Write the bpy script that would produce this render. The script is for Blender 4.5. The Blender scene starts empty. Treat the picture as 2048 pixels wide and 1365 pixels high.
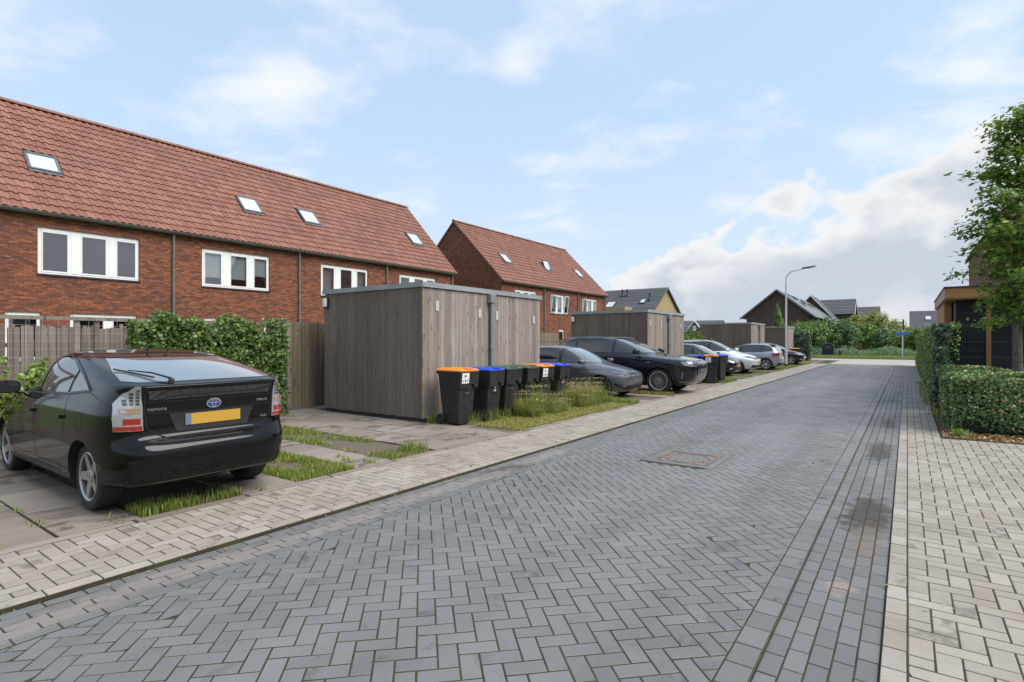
import bpy, bmesh, math, random
import numpy as np
from mathutils import Vector, Matrix
from mathutils.bvhtree import BVHTree

SC = bpy.context.scene
COL = SC.collection
RAD = math.radians
random.seed(7)
RNG = np.random.default_rng(7)

# ------------------------------------------------------------------ camera, sky, sun, exposure
CAM_H = 1.6
YAW = RAD(35.7)
cam = bpy.data.cameras.new('camera')
cam.lens = 36.0 * 1100.0 / 2048.0
cam.sensor_width = 36.0
cam.clip_start = 0.05
cam.clip_end = 2000.0
camo = bpy.data.objects.new('camera', cam)
COL.objects.link(camo)
camo.location = (0, 0, CAM_H)
camo.rotation_euler = (RAD(90), 0, YAW)
SC.camera = camo
FWD = (-math.sin(YAW), math.cos(YAW))
RGT = (math.cos(YAW), math.sin(YAW))

SUN_AZ = RAD(78)        # compass angle from +Y towards +X
SUN_EL = RAD(52)
sun = bpy.data.lights.new('sun', 'SUN')
sun.energy = 2.9
sun.angle = RAD(45)
sun.color = (1.0, 0.95, 0.88)
suno = bpy.data.objects.new('sun', sun)
COL.objects.link(suno)
_sd = Vector((math.sin(SUN_AZ) * math.cos(SUN_EL), math.cos(SUN_AZ) * math.cos(SUN_EL), math.sin(SUN_EL)))
suno.rotation_euler = _sd.to_track_quat('Z', 'Y').to_euler()
suno.location = (20, 0, 30)

SC.view_settings.view_transform = 'Standard'
SC.view_settings.look = 'None'
SC.view_settings.exposure = 0.62
SC.view_settings.gamma = 1.0
SC.view_settings.use_curve_mapping = False
SC.cycles.max_bounces = 6
SC.cycles.diffuse_bounces = 3
SC.cycles.glossy_bounces = 3
SC.cycles.transparent_max_bounces = 8
SC.cycles.use_denoising = True


class NT:
    """small helper for node trees"""
    def __init__(s, tree):
        s.t = tree
        s.n = tree.nodes
        s.l = tree.links

    def add(s, typ, **kw):
        n = s.n.new(typ)
        for k, v in kw.items():
            setattr(n, k, v)
        return n

    def put(s, sock, v):
        if isinstance(v, bpy.types.NodeSocket):
            s.l.new(v, sock)
        elif v is not None:
            if isinstance(v, (tuple, list)) and sock.type == 'RGBA' and len(v) == 3:
                v = (*v, 1)
            sock.default_value = v

    def math(s, op, a, b=None, c=None, clamp=False):
        n = s.add('ShaderNodeMath', operation=op, use_clamp=clamp)
        for i, v in enumerate((a, b, c)):
            if v is not None:
                s.put(n.inputs[i], v)
        return n.outputs[0]

    def mix(s, f, a, b, mode='MIX'):
        n = s.add('ShaderNodeMix', data_type='RGBA', blend_type=mode)
        n.clamp_factor = True
        s.put(n.inputs[0], f)
        s.put(n.inputs[6], a)
        s.put(n.inputs[7], b)
        return n.outputs[2]

    def ramp(s, v, lo, hi, a=0.0, b=1.0):
        n = s.add('ShaderNodeMapRange', interpolation_type='SMOOTHSTEP')
        s.put(n.inputs[0], v)
        for i, x in enumerate((lo, hi, a, b)):
            s.put(n.inputs[i + 1], x)
        return n.outputs[0]

    def noise(s, vec, scale, detail=4, rough=0.55, dist=0.0):
        n = s.add('ShaderNodeTexNoise')
        s.put(n.inputs['Vector'], vec)
        n.inputs['Scale'].default_value = scale
        n.inputs['Detail'].default_value = detail
        n.inputs['Roughness'].default_value = rough
        n.inputs['Distortion'].default_value = dist
        return n.outputs[0]

    def map(s, vec, scale=(1, 1, 1), loc=(0, 0, 0), rot=(0, 0, 0)):
        n = s.add('ShaderNodeMapping')
        s.put(n.inputs[0], vec)
        n.inputs[1].default_value = loc
        n.inputs[2].default_value = rot
        n.inputs[3].default_value = scale
        return n.outputs[0]

    def sep(s, v):
        n = s.add('ShaderNodeSeparateXYZ')
        s.put(n.inputs[0], v)
        return n.outputs

    def comb(s, x, y, z):
        n = s.add('ShaderNodeCombineXYZ')
        for i, v in enumerate((x, y, z)):
            s.put(n.inputs[i], v)
        return n.outputs[0]

    def dot(s, a, b):
        n = s.add('ShaderNodeVectorMath', operation='DOT_PRODUCT')
        s.put(n.inputs[0], a)
        s.put(n.inputs[1], b)
        return n.outputs['Value']


def build_world():
    w = bpy.data.worlds.new('World')
    SC.world = w
    w.use_nodes = True
    t = NT(w.node_tree)
    t.n.clear()
    out = t.add('ShaderNodeOutputWorld')
    bg = t.add('ShaderNodeBackground')
    bg.inputs[1].default_value = 0.1
    t.l.new(bg.outputs[0], out.inputs[0])
    sky = t.add('ShaderNodeTexSky', sky_type='NISHITA')
    sky.sun_disc = False
    sky.sun_elevation = SUN_EL
    sky.sun_rotation = SUN_AZ
    sky.air_density = 1.0
    sky.dust_density = 1.2
    sky.ozone_density = 1.2
    d = t.add('ShaderNodeTexCoord').outputs['Generated']
    x, y, z = t.sep(d)
    zc = t.math('MAXIMUM', z, 0.0)
    # a thin even veil of moisture over the whole sky
    veil = t.mix(SKY['veil'], sky.outputs[0], SKY['veil_col'])
    # small flat clouds on a high sheet
    inv = t.math('DIVIDE', 1.0, t.math('ADD', zc, 0.16))
    p = t.comb(t.math('MULTIPLY', x, inv), t.math('MULTIPLY', y, inv), 0.0)
    pr = t.comb(t.math('MULTIPLY', t.dot(p, (RGT[0], RGT[1], 0.0)), 0.95), t.math('MULTIPLY', t.dot(p, (FWD[0], FWD[1], 0.0)), 1.15), 3.3)
    n1 = t.noise(pr, 2.1, 8, 0.55, 0.2)
    n2 = t.noise(t.map(p, loc=(4.1, 1.7, 0)), 0.8, 3, 0.5)
    m = t.math('ADD', n1, t.math('MULTIPLY', t.math('SUBTRACT', n2, 0.5), 0.55))
    thin = t.math('MULTIPLY', t.ramp(m, 0.465, 0.72), 0.85)
    low = t.ramp(zc, 0.02, 0.16)
    c1 = t.mix(t.math('MULTIPLY', thin, low), veil, SKY['cirrus'])
    # haze towards the horizon
    hz = t.ramp(zc, 0.0, 0.42, 1.0, 0.0)
    c2 = t.mix(t.math('MULTIPLY', hz, 0.62), c1, SKY['haze'])
    # cumulus bank standing beyond the end of the street
    hl = t.math('SQRT', t.math('ADD', t.math('MULTIPLY', x, x), t.math('MULTIPLY', y, y)))
    sdir = t.math('DIVIDE', t.dot(d, (RGT[0], RGT[1], 0.0)), t.math('MAXIMUM', hl, 0.02))
    top = t.math('MINIMUM', t.math('ADD', t.math('MULTIPLY', sdir, 0.33), 0.055), 0.275)
    q = t.map(d, scale=(1, 1, 1.6))
    b1 = t.noise(q, 6.0, 7, 0.54, 0.2)
    b2 = t.noise(t.map(q, loc=(0.045, -0.03, 0.05)), 6.0, 7, 0.54, 0.2)
    edge = t.math('ADD', t.math('SUBTRACT', top, z), t.math('MULTIPLY', t.math('SUBTRACT', b1, 0.5), 0.42))
    bank = t.ramp(edge, -0.008, 0.022)
    lit = t.ramp(t.math('SUBTRACT', b1, b2), -0.03, 0.12)
    deep = t.ramp(edge, 0.0, 0.10)
    big = t.ramp(t.noise(q, 2.4, 3, 0.5), 0.42, 0.62)
    shade = t.mix(t.math('MULTIPLY', deep, t.math('SUBTRACT', 1.0, t.math('MULTIPLY', lit, t.math('MULTIPLY', big, 0.75)))), SKY['cum_hi'], SKY['cum_lo'])
    c3 = t.mix(t.math('MULTIPLY', bank, t.ramp(t.math('ADD', top, 0.0), 0.0, 0.08)), c2, shade)
    t.l.new(c3, bg.inputs[0])


SKY = dict(veil=0.62, veil_col=(4.75, 6.25, 8.0), cirrus=(6.3, 6.5, 6.9), haze=(4.9, 5.4, 6.0),
           cum_hi=(6.1, 6.12, 6.1), cum_lo=(3.85, 4.25, 4.85))
build_world()

# ------------------------------------------------------------------ object helpers
def tag(o, label=None, cat=None, group=None, kind=None):
    if label: o['label'] = label
    if cat: o['category'] = cat
    if group: o['group'] = group
    if kind: o['kind'] = kind
    return o


def empty(name, loc=(0, 0, 0), rz=0.0, parent=None):
    o = bpy.data.objects.new(name, None)
    o.empty_display_size = 0.2
    COL.objects.link(o)
    o.location = loc
    o.rotation_euler = (0, 0, rz)
    o.parent = parent
    return o


def link(name, me, parent=None, loc=None, rot=None, scale=None):
    o = bpy.data.objects.new(name, me)
    COL.objects.link(o)
    o.parent = parent
    if loc is not None: o.location = loc
    if rot is not None: o.rotation_euler = rot
    if scale is not None: o.scale = scale
    return o


def to_mesh(name, verts, faces, mat=None, smooth=False):
    me = bpy.data.meshes.new(name)
    me.from_pydata(verts, [], faces)
    if mat is not None:
        me.materials.append(mat)
    if smooth:
        me.polygons.foreach_set('use_smooth', [True] * len(me.polygons))
    me.update()
    return me


def copy_tree(o, parent=None):
    c = o.copy()
    COL.objects.link(c)
    c.parent = parent
    for ch in o.children:
        copy_tree(ch, c)
    return c


class MB:
    """collects boxes, tubes, prisms into one mesh"""
    def __init__(s):
        s.v = []
        s.f = []
        s.r = []          # random value per vertex

    def add(s, vs, fs, r=None):
        b = len(s.v)
        s.v.extend([tuple(p) for p in vs])
        s.f.extend([tuple(i + b for i in f) for f in fs])
        if r is None:
            r = random.random()
        s.r.extend([r] * len(vs))
        return s

    def box(s, a, b, bev=0.0, r=None):
        x0, y0, z0 = a
        x1, y1, z1 = b
        if bev <= 0:
            vs = [(x0, y0, z0), (x1, y0, z0), (x1, y1, z0), (x0, y1, z0), (x0, y0, z1), (x1, y0, z1), (x1, y1, z1), (x0, y1, z1)]
            fs = [(0, 3, 2, 1), (4, 5, 6, 7), (0, 1, 5, 4), (1, 2, 6, 5), (2, 3, 7, 6), (3, 0, 4, 7)]
            return s.add(vs, fs, r)
        bm = bmesh.new()
        bmesh.ops.create_cube(bm, size=1)
        for v in bm.verts:
            v.co = Vector(((x0 + x1) / 2 + v.co.x * (x1 - x0), (y0 + y1) / 2 + v.co.y * (y1 - y0), (z0 + z1) / 2 + v.co.z * (z1 - z0)))
        bmesh.ops.bevel(bm, geom=bm.edges[:], offset=bev, segments=2, profile=0.6, affect='EDGES')
        s.bm(bm, r)
        return s

    def bm(s, bm, r=None):
        bm.verts.index_update()
        vs = [v.co[:] for v in bm.verts]
        fs = [tuple(v.index for v in f.verts) for f in bm.faces]
        bm.free()
        return s.add(vs, fs, r)

    def tube(s, pts, rad, n=8, caps=True, r=None):
        pts = [Vector(p) for p in pts]
        rs = rad if isinstance(rad, (list, tuple)) else [rad] * len(pts)
        vs, fs = [], []
        prev = None
        for i, p in enumerate(pts):
            d = (pts[min(i + 1, len(pts) - 1)] - pts[max(i - 1, 0)]).normalized()
            if prev is None:
                u = d.orthogonal().normalized()
            else:
                u = (prev - d * prev.dot(d))
                u = u.normalized() if u.length > 1e-6 else d.orthogonal().normalized()
            prev = u
            w = d.cross(u)
            for k in range(n):
                a = 2 * math.pi * k / n
                vs.append(tuple(p + (u * math.cos(a) + w * math.sin(a)) * rs[i]))
        for i in range(len(pts) - 1):
            for k in range(n):
                k2 = (k + 1) % n
                fs.append((i * n + k, i * n + k2, (i + 1) * n + k2, (i + 1) * n + k))
        if caps:
            fs.append(tuple(range(n - 1, -1, -1)))
            fs.append(tuple((len(pts) - 1) * n + k for k in range(n)))
        return s.add(vs, fs, r)

    def prism(s, poly, axis, a, b, r=None):
        """extrude a 2D polygon along axis 'x','y' or 'z' from a to b"""
        def P(u, v, w):
            return {'x': (w, u, v), 'y': (u, w, v), 'z': (u, v, w)}[axis]
        n = len(poly)
        vs = [P(u, v, a) for u, v in poly] + [P(u, v, b) for u, v in poly]
        fs = [tuple(range(n)), tuple(range(2 * n - 1, n - 1, -1))]
        for i in range(n):
            j = (i + 1) % n
            fs.append((i, i + n, j + n, j))
        return s.add(vs, fs, r)

    def lathe(s, prof, axis='z', n=24, center=(0, 0, 0), r=None, caps=True):
        """profile of (radius, height)"""
        vs, fs = [], []
        cx, cy, cz = center
        for rr, h in prof:
            for k in range(n):
                a = 2 * math.pi * k / n
                c, q = rr * math.cos(a), rr * math.sin(a)
                vs.append({'z': (cx + c, cy + q, cz + h), 'y': (cx + c, cy + h, cz + q), 'x': (cx + h, cy + c, cz + q)}[axis])
        for i in range(len(prof) - 1):
            for k in range(n):
                k2 = (k + 1) % n
                fs.append((i * n + k, i * n + k2, (i + 1) * n + k2, (i + 1) * n + k))
        if caps:
            fs.append(tuple(range(n - 1, -1, -1)))
            fs.append(tuple((len(prof) - 1) * n + k for k in range(n)))
        return s.add(vs, fs, r)

    def mesh(s, name, mat, smooth=False, sharp=None):
        me = to_mesh(name, s.v, s.f, mat, smooth)
        a = me.attributes.new('rnd', 'FLOAT', 'POINT')
        a.data.foreach_set('value', s.r)
        if len(s.f) < 60000:
            bm = bmesh.new()
            bm.from_mesh(me)
            bmesh.ops.recalc_face_normals(bm, faces=bm.faces)
            bm.to_mesh(me)
            bm.free()
        if sharp is not None and smooth:
            me.set_sharp_from_angle(angle=RAD(sharp))
        return me

    def obj(s, name, mat, parent=None, smooth=False, sharp=40, loc=None, rz=None):
        me = s.mesh(name, mat, smooth, sharp)
        return link(name, me, parent, loc, (0, 0, rz) if rz is not None else None)


# ------------------------------------------------------------------ materials
MATS = {}


def mat_base(name):
    m = bpy.data.materials.new(name)
    m.use_nodes = True
    t = NT(m.node_tree)
    bs = t.n['Principled BSDF']
    MATS[name] = m
    return m, t, bs


def simple(name, col, rough=0.5, metal=0.0, spec=0.5, coat=0.0, var=0.0, nscale=6.0, bump=0.0, bscale=60.0, emit=None):
    m, t, bs = mat_base(name)
    bs.inputs['Roughness'].default_value = rough
    bs.inputs['Metallic'].default_value = metal
    bs.inputs['Specular IOR Level'].default_value = spec
    bs.inputs['Coat Weight'].default_value = coat
    bs.inputs['Coat Roughness'].default_value = 0.03
    pos = t.add('ShaderNodeNewGeometry').outputs['Position']
    if var > 0:
        n = t.noise(pos, nscale, 6, 0.6)
        f = t.ramp(n, 0.3, 0.7)
        c = t.mix(f, tuple(v * (1 - var) for v in col), tuple(min(1, v * (1 + var)) for v in col))
        t.put(bs.inputs['Base Color'], c)
    else:
        bs.inputs['Base Color'].default_value = (*col, 1)
    if bump > 0:
        b = t.add('ShaderNodeBump')
        b.inputs['Strength'].default_value = bump
        b.inputs['Distance'].default_value = 0.01
        t.put(b.inputs['Height'], t.noise(pos, bscale, 5, 0.6))
        t.l.new(b.outputs[0], bs.inputs['Normal'])
    return m


def rnd_socket(t):
    a = t.add('ShaderNodeAttribute', attribute_name='rnd')
    o = t.add('ShaderNodeObjectInfo')
    return t.math('FRACT', t.math('ADD', a.outputs['Fac'], o.outputs['Random']))


def paver_mat(name, c_lo, c_hi, stain, rough=0.75, stain_lo=0.56, stain_amt=0.7, sy=1.0, grit=0.25, tracks=0.0):
    """concrete block: tone per block, fine grit, dirty clouds and dark stains"""
    m, t, bs = mat_base(name)
    pos = t.add('ShaderNodeNewGeometry').outputs['Position']
    r = rnd_socket(t)
    c = t.mix(r, c_lo, c_hi)
    g = t.ramp(t.noise(pos, 260, 3, 0.7), 0.3, 0.7)
    c = t.mix(grit, c, t.mix(g, (0, 0, 0), (1, 1, 1)), 'SOFT_LIGHT')
    cl = t.ramp(t.noise(t.map(pos, scale=(1, sy, 1)), 1.3, 5, 0.6), 0.35, 0.7)
    c = t.mix(t.math('MULTIPLY', cl, 0.30), c, stain)
    st = t.ramp(t.noise(t.map(pos, scale=(1, sy, 1), loc=(7, 3, 0)), 4.5, 6, 0.65, 0.6), stain_lo, stain_lo + 0.16)
    st = t.math('MULTIPLY', st, t.ramp(t.math('FRACT', t.math('MULTIPLY', r, 7.31)), 0.45, 0.95))
    c = t.mix(t.math('MULTIPLY', st, stain_amt), c, tuple(v * 0.45 for v in stain))
    if tracks:
        tk = t.ramp(t.noise(t.map(pos, scale=(1.7, 0.07, 1), loc=(2, 0, 0)), 1.0, 3, 0.5), 0.35, 0.68)
        c = t.mix(t.math('MULTIPLY', tk, tracks), c, tuple(v * 1.35 for v in c_hi))
        sm = t.ramp(t.noise(t.map(pos, loc=(4, 9, 2)), 16, 5, 0.7, 0.8), 0.63, 0.74)
        c = t.mix(t.math('MULTIPLY', sm, 0.55), c, tuple(v * 0.35 for v in stain))
    t.put(bs.inputs['Base Color'], c)
    rr = t.math('ADD', rough - 0.12, t.math('MULTIPLY', cl, 0.2))
    t.put(bs.inputs['Roughness'], rr)
    bs.inputs['Specular IOR Level'].default_value = 0.35
    b = t.add('ShaderNodeBump')
    b.inputs['Strength'].default_value = 0.25
    b.inputs['Distance'].default_value = 0.004
    t.put(b.inputs['Height'], t.noise(pos, 180, 4, 0.7))
    t.l.new(b.outputs[0], bs.inputs['Normal'])
    return m


def joint_mat(name, soil, moss, amt=0.5):
    m, t, bs = mat_base(name)
    pos = t.add('ShaderNodeNewGeometry').outputs['Position']
    n = t.ramp(t.noise(pos, 3.5, 6, 0.65), 0.5 - amt * 0.3, 0.72 - amt * 0.3)
    n2 = t.noise(pos, 90, 4, 0.7)
    c = t.mix(n, soil, moss)
    c = t.mix(0.5, c, t.mix(n2, (0, 0, 0), (1, 1, 1)), 'SOFT_LIGHT')
    t.put(bs.inputs['Base Color'], c)
    bs.inputs['Roughness'].default_value = 0.95
    b = t.add('ShaderNodeBump')
    b.inputs['Strength'].default_value = 0.6
    b.inputs['Distance'].default_value = 0.01
    t.put(b.inputs['Height'], t.noise(pos, 120, 5, 0.7))
    t.l.new(b.outputs[0], bs.inputs['Normal'])
    return m


def brick_mat(name, lo, hi, dark, mortar, bw=0.22, bh=0.0625):
    m, t, bs = mat_base(name)
    g = t.add('ShaderNodeNewGeometry')
    px, py, pz = t.sep(g.outputs['Position'])
    nx, ny, nz = t.sep(g.outputs['True Normal'])
    side = t.math('GREATER_THAN', t.math('ABSOLUTE', nx), 0.5)
    u = t.math('ADD', t.math('MULTIPLY', py, side), t.math('MULTIPLY', px, t.math('SUBTRACT', 1.0, side)))
    uv = t.comb(u, pz, 0.0)
    br = t.add('ShaderNodeTexBrick')
    t.put(br.inputs['Vector'], uv)
    br.offset = 0.5
    for k, v in (('Scale', 1.0), ('Mortar Size', 0.0055), ('Mortar Smooth', 0.2), ('Bias', 0.0), ('Brick Width', bw), ('Row Height', bh)):
        br.inputs[k].default_value = v
    br.inputs['Color1'].default_value = (0, 0, 0, 1)
    br.inputs['Color2'].default_value = (1, 1, 1, 1)
    br.inputs['Mortar'].default_value = (0.5, 0.5, 0.5, 1)
    v = t.add('ShaderNodeSeparateColor')
    t.l.new(br.outputs['Color'], v.inputs[0])
    rv = v.outputs[0]
    cl = t.ramp(t.noise(uv, 0.8, 4, 0.6), 0.5, 0.72)
    c = t.mix(rv, lo, hi)
    c = t.mix(t.math('MULTIPLY', cl, t.math('ADD', 0.25, t.math('MULTIPLY', rv, 0.5))), c, dark)
    wn = t.add('ShaderNodeTexNoise')
    t.put(wn.inputs['Vector'], t.map(uv, scale=(1 / bw, 1 / bh, 1)))
    wn.inputs['Scale'].default_value = 0.9
    wn.inputs['Detail'].default_value = 1
    sp = t.ramp(wn.outputs[0], 0.58, 0.7)
    c = t.mix(t.math('MULTIPLY', sp, 0.65), c, dark)
    ob = t.ramp(t.noise(t.map(uv, scale=(1 / bw, 1 / bh, 1), loc=(31, 5, 0)), 0.9, 1), 0.62, 0.7)
    c = t.mix(t.math('MULTIPLY', ob, 0.7), c, tuple(min(1, q * 1.5) for q in hi))
    c = t.mix(br.outputs['Fac'], c, mortar)
    t.put(bs.inputs['Base Color'], c)
    bs.inputs['Roughness'].default_value = 0.85
    b = t.add('ShaderNodeBump')
    b.inputs['Strength'].default_value = 0.8
    b.inputs['Distance'].default_value = 0.012
    h = t.math('SUBTRACT', t.math('MULTIPLY', t.noise(uv, 40, 4), 0.3), br.outputs['Fac'])
    t.put(b.inputs['Height'], h)
    t.l.new(b.outputs[0], bs.inputs['Normal'])
    return m


def wood_mat(name, lo, hi, dark, axis='z', rough=0.8, knots=0.6):
    """weathered boards: tone per board, long grain, knots"""
    m, t, bs = mat_base(name)
    pos = t.add('ShaderNodeNewGeometry').outputs['Position']
    r = rnd_socket(t)
    sc = {'z': (22, 22, 0.9), 'y': (22, 0.9, 22), 'x': (0.9, 22, 22)}[axis]
    off = t.comb(t.math('MULTIPLY', r, 13.0), t.math('MULTIPLY', r, 7.0), t.math('MULTIPLY', r, 29.0))
    va = t.add('ShaderNodeVectorMath', operation='ADD')
    t.put(va.inputs[0], t.map(pos, scale=sc))
    t.put(va.inputs[1], off)
    gr = t.noise(va.outputs[0], 1.4, 7, 0.65, 0.8)
    c = t.mix(r, lo, hi)
    c = t.mix(t.math('MULTIPLY', t.ramp(gr, 0.42, 0.72), 0.6), c, dark)
    lt = t.ramp(t.noise(t.map(pos, scale=(3, 3, 1.1), loc=(3, 9, 1)), 1.2, 5, 0.6), 0.55, 0.78)
    c = t.mix(t.math('MULTIPLY', lt, 0.25), c, tuple(min(1, v * 1.5) for v in hi))
    vb = t.add('ShaderNodeVectorMath', operation='ADD')
    t.put(vb.inputs[0], t.map(pos, scale={'z': (9, 9, 3.0), 'y': (9, 3.0, 9), 'x': (3.0, 9, 9)}[axis]))
    t.put(vb.inputs[1], off)
    vo = t.add('ShaderNodeTexVoronoi')
    t.put(vo.inputs['Vector'], vb.outputs[0])
    vo.inputs['Scale'].default_value = 1.0
    kn = t.ramp(vo.outputs['Distance'], 0.10, 0.2, 1.0, 0.0)
    c = t.mix(t.math('MULTIPLY', kn, knots), c, tuple(v * 0.45 for v in dark))
    t.put(bs.inputs['Base Color'], c)
    bs.inputs['Roughness'].default_value = rough
    bs.inputs['Specular IOR Level'].default_value = 0.25
    b = t.add('ShaderNodeBump')
    b.inputs['Strength'].default_value = 0.35
    b.inputs['Distance'].default_value = 0.006
    t.put(b.inputs['Height'], gr)
    t.l.new(b.outputs[0], bs.inputs['Normal'])
    return m


def leaf_mat(name, lo, hi, alt=None, alt_amt=0.0, rough=0.45, trans=0.25, wilt=None, wilt_amt=0.0):
    m, t, bs = mat_base(name)
    a = t.add('ShaderNodeAttribute', attribute_name='rnd')
    f = a.outputs['Fac']
    c = t.mix(f, lo, hi)
    f2 = t.math('FRACT', t.math('MULTIPLY', f, 13.7))
    if alt:
        c = t.mix(t.ramp(f2, 1 - alt_amt, 1 - alt_amt * 0.6), c, alt)
    if wilt:
        f3 = t.math('FRACT', t.math('MULTIPLY', f, 71.3))
        c = t.mix(t.math('GREATER_THAN', f3, 1 - wilt_amt), c, wilt)
    t.put(bs.inputs['Base Color'], c)
    bs.inputs['Roughness'].default_value = rough
    bs.inputs['Specular IOR Level'].default_value = 0.4
    tr = t.add('ShaderNodeBsdfTranslucent')
    t.put(tr.inputs[0], t.mix(0.5, c, (0.25, 0.35, 0.03), 'MIX'))
    mx = t.add('ShaderNodeMixShader')
    mx.inputs[0].default_value = trans
    t.l.new(bs.outputs[0], mx.inputs[1])
    t.l.new(tr.outputs[0], mx.inputs[2])
    t.l.new(mx.outputs[0], t.n['Material Output'].inputs[0])
    return m


def glass_mat(name, tint=(0.55, 0.6, 0.62), refl=0.12):
    m, t, bs = mat_base(name)
    t.n.remove(bs)
    tr = t.add('ShaderNodeBsdfTransparent')
    tr.inputs[0].default_value = (*tint, 1)
    gl = t.add('ShaderNodeBsdfGlossy')
    gl.inputs['Roughness'].default_value = 0.015
    ge = t.add('ShaderNodeNewGeometry')
    cs = t.math('ABSOLUTE', t.dot(ge.outputs['Normal'], ge.outputs['Incoming']))
    sch = t.math('POWER', t.math('SUBTRACT', 1.0, cs, clamp=True), 5.0)
    fac = t.math('ADD', t.math('MULTIPLY', sch, 1.0), refl, clamp=True)
    mx = t.add('ShaderNodeMixShader')
    t.put(mx.inputs[0], fac)
    t.l.new(tr.outputs[0], mx.inputs[1])
    t.l.new(gl.outputs[0], mx.inputs[2])
    t.l.new(mx.outputs[0], t.n['Material Output'].inputs[0])
    return m
# ------------------------------------------------------------------ ground, road, pavements
KL, KR = -4.36, -0.11          # inner edges of the light kerbs
HL, HR = -3.82, -0.745         # edges of the herringbone
ROAD_END = 44.0

M_ROAD = paver_mat('road_block', (0.126, 0.125, 0.123), (0.162, 0.160, 0.157), (0.108, 0.104, 0.098), 0.62, 0.53, 0.85, 1.0, 0.35, 0.35)
M_LIGHT = paver_mat('pale_block', (0.272, 0.241, 0.20), (0.35, 0.315, 0.268), (0.165, 0.132, 0.103), 0.8, 0.48, 0.6, 1.0, 0.3)
M_SLAB = paver_mat('concrete_slab', (0.19, 0.158, 0.13), (0.285, 0.245, 0.205), (0.085, 0.068, 0.054), 0.8, 0.46, 0.75, 0.5, 0.35)
M_JROAD = joint_mat('road_joint', (0.022, 0.019, 0.014), (0.038, 0.040, 0.013), 0.5)
M_JLIGHT = joint_mat('pavement_joint', (0.034, 0.026, 0.018), (0.045, 0.045, 0.016), 0.25)
M_SOIL = joint_mat('bare_soil', (0.125, 0.10, 0.075), (0.085, 0.082, 0.04), 0.1)
M_GRASSG = joint_mat('grass_ground', (0.07, 0.085, 0.022), (0.10, 0.125, 0.03), 0.5)
M_MULCH = joint_mat('leaf_mulch', (0.12, 0.062, 0.032), (0.075, 0.04, 0.022), 0.5)


def gutter_mat(name, spots, base):
    """dark blocks with a sandy film and wet dirt marks left where water stands"""
    m = paver_mat(name, *base)
    t = NT(m.node_tree)
    bs = t.n['Principled BSDF']
    src = bs.inputs['Base Color'].links[0].from_socket
    pos = t.add('ShaderNodeNewGeometry').outputs['Position']
    nz = t.noise(pos, 7, 6, 0.65)
    c = src
    for (sx, sy, rx, ry, col, amt) in spots:
        dx, dy, _ = t.sep(t.map(pos, scale=(1 / rx, 1 / ry, 1), loc=(-sx / rx, -sy / ry, 0)))
        d = t.math('SQRT', t.math('ADD', t.math('MULTIPLY', dx, dx), t.math('MULTIPLY', dy, dy)))
        d = t.math('ADD', d, t.math('MULTIPLY', t.math('SUBTRACT', nz, 0.5), 1.7))
        f = t.ramp(d, 0.45, 1.0, amt, 0.0)
        c = t.mix(f, c, col)
    t.l.new(c, bs.inputs['Base Color'])
    return m


def clip_half(poly, a, b, c):
    """keep the part of poly with a*x+b*y+c >= 0"""
    out = []
    n = len(poly)
    for i in range(n):
        p, q = poly[i], poly[(i + 1) % n]
        dp, dq = a * p[0] + b * p[1] + c, a * q[0] + b * q[1] + c
        if dp >= 0:
            out.append(p)
        if (dp >= 0) != (dq >= 0):
            k = dp / (dp - dq)
            out.append((p[0] + (q[0] - p[0]) * k, p[1] + (q[1] - p[1]) * k))
    return out


def area(poly):
    return 0.5 * sum(poly[i][0] * poly[(i + 1) % len(poly)][1] - poly[(i + 1) % len(poly)][0] * poly[i][1] for i in range(len(poly)))


def clip_rect(poly, x0, x1, y0, y1):
    for h in ((1, 0, -x0), (-1, 0, x1), (0, 1, -y0), (0, -1, y1)):
        poly = clip_half(poly, *h)
        if len(poly) < 3:
            return None
    return poly if abs(area(poly)) > 2e-4 else None


def cut_out(poly, x0, x1, y0, y1):
    """parts of poly outside a rectangle"""
    res = []
    rest = poly
    for h in ((1, 0, -x0), (-1, 0, x1), (0, 1, -y0), (0, -1, y1)):
        o = clip_half(rest, -h[0], -h[1], -h[2])
        if len(o) >= 3 and abs(area(o)) > 3e-4:
            res.append(o)
        rest = clip_half(rest, *h)
        if len(rest) < 3:
            break
    return res


def inset(poly, d):
    n = len(poly)
    if area(poly) < 0:
        poly = poly[::-1]
    out = []
    for i in range(n):
        p0, p1, p2 = Vector(poly[i - 1]), Vector(poly[i]), Vector(poly[(i + 1) % n])
        e1, e2 = (p1 - p0), (p2 - p1)
        if e1.length < 1e-5 or e2.length < 1e-5:
            return None
        n1 = Vector((-e1.y, e1.x)).normalized()
        n2 = Vector((-e2.y, e2.x)).normalized()
        k = 1 + n1.dot(n2)
        if k < 0.15:
            return None
        out.append(tuple(p1 + (n1 + n2) * (d / k)))
    if area(out) < 1e-4:
        return None
    for i in range(n):   # edge flipped?
        a, b = Vector(poly[(i + 1) % n]) - Vector(poly[i]), Vector(out[(i + 1) % n]) - Vector(out[i])
        if a.dot(b) <= 0:
            return None
    return out


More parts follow.
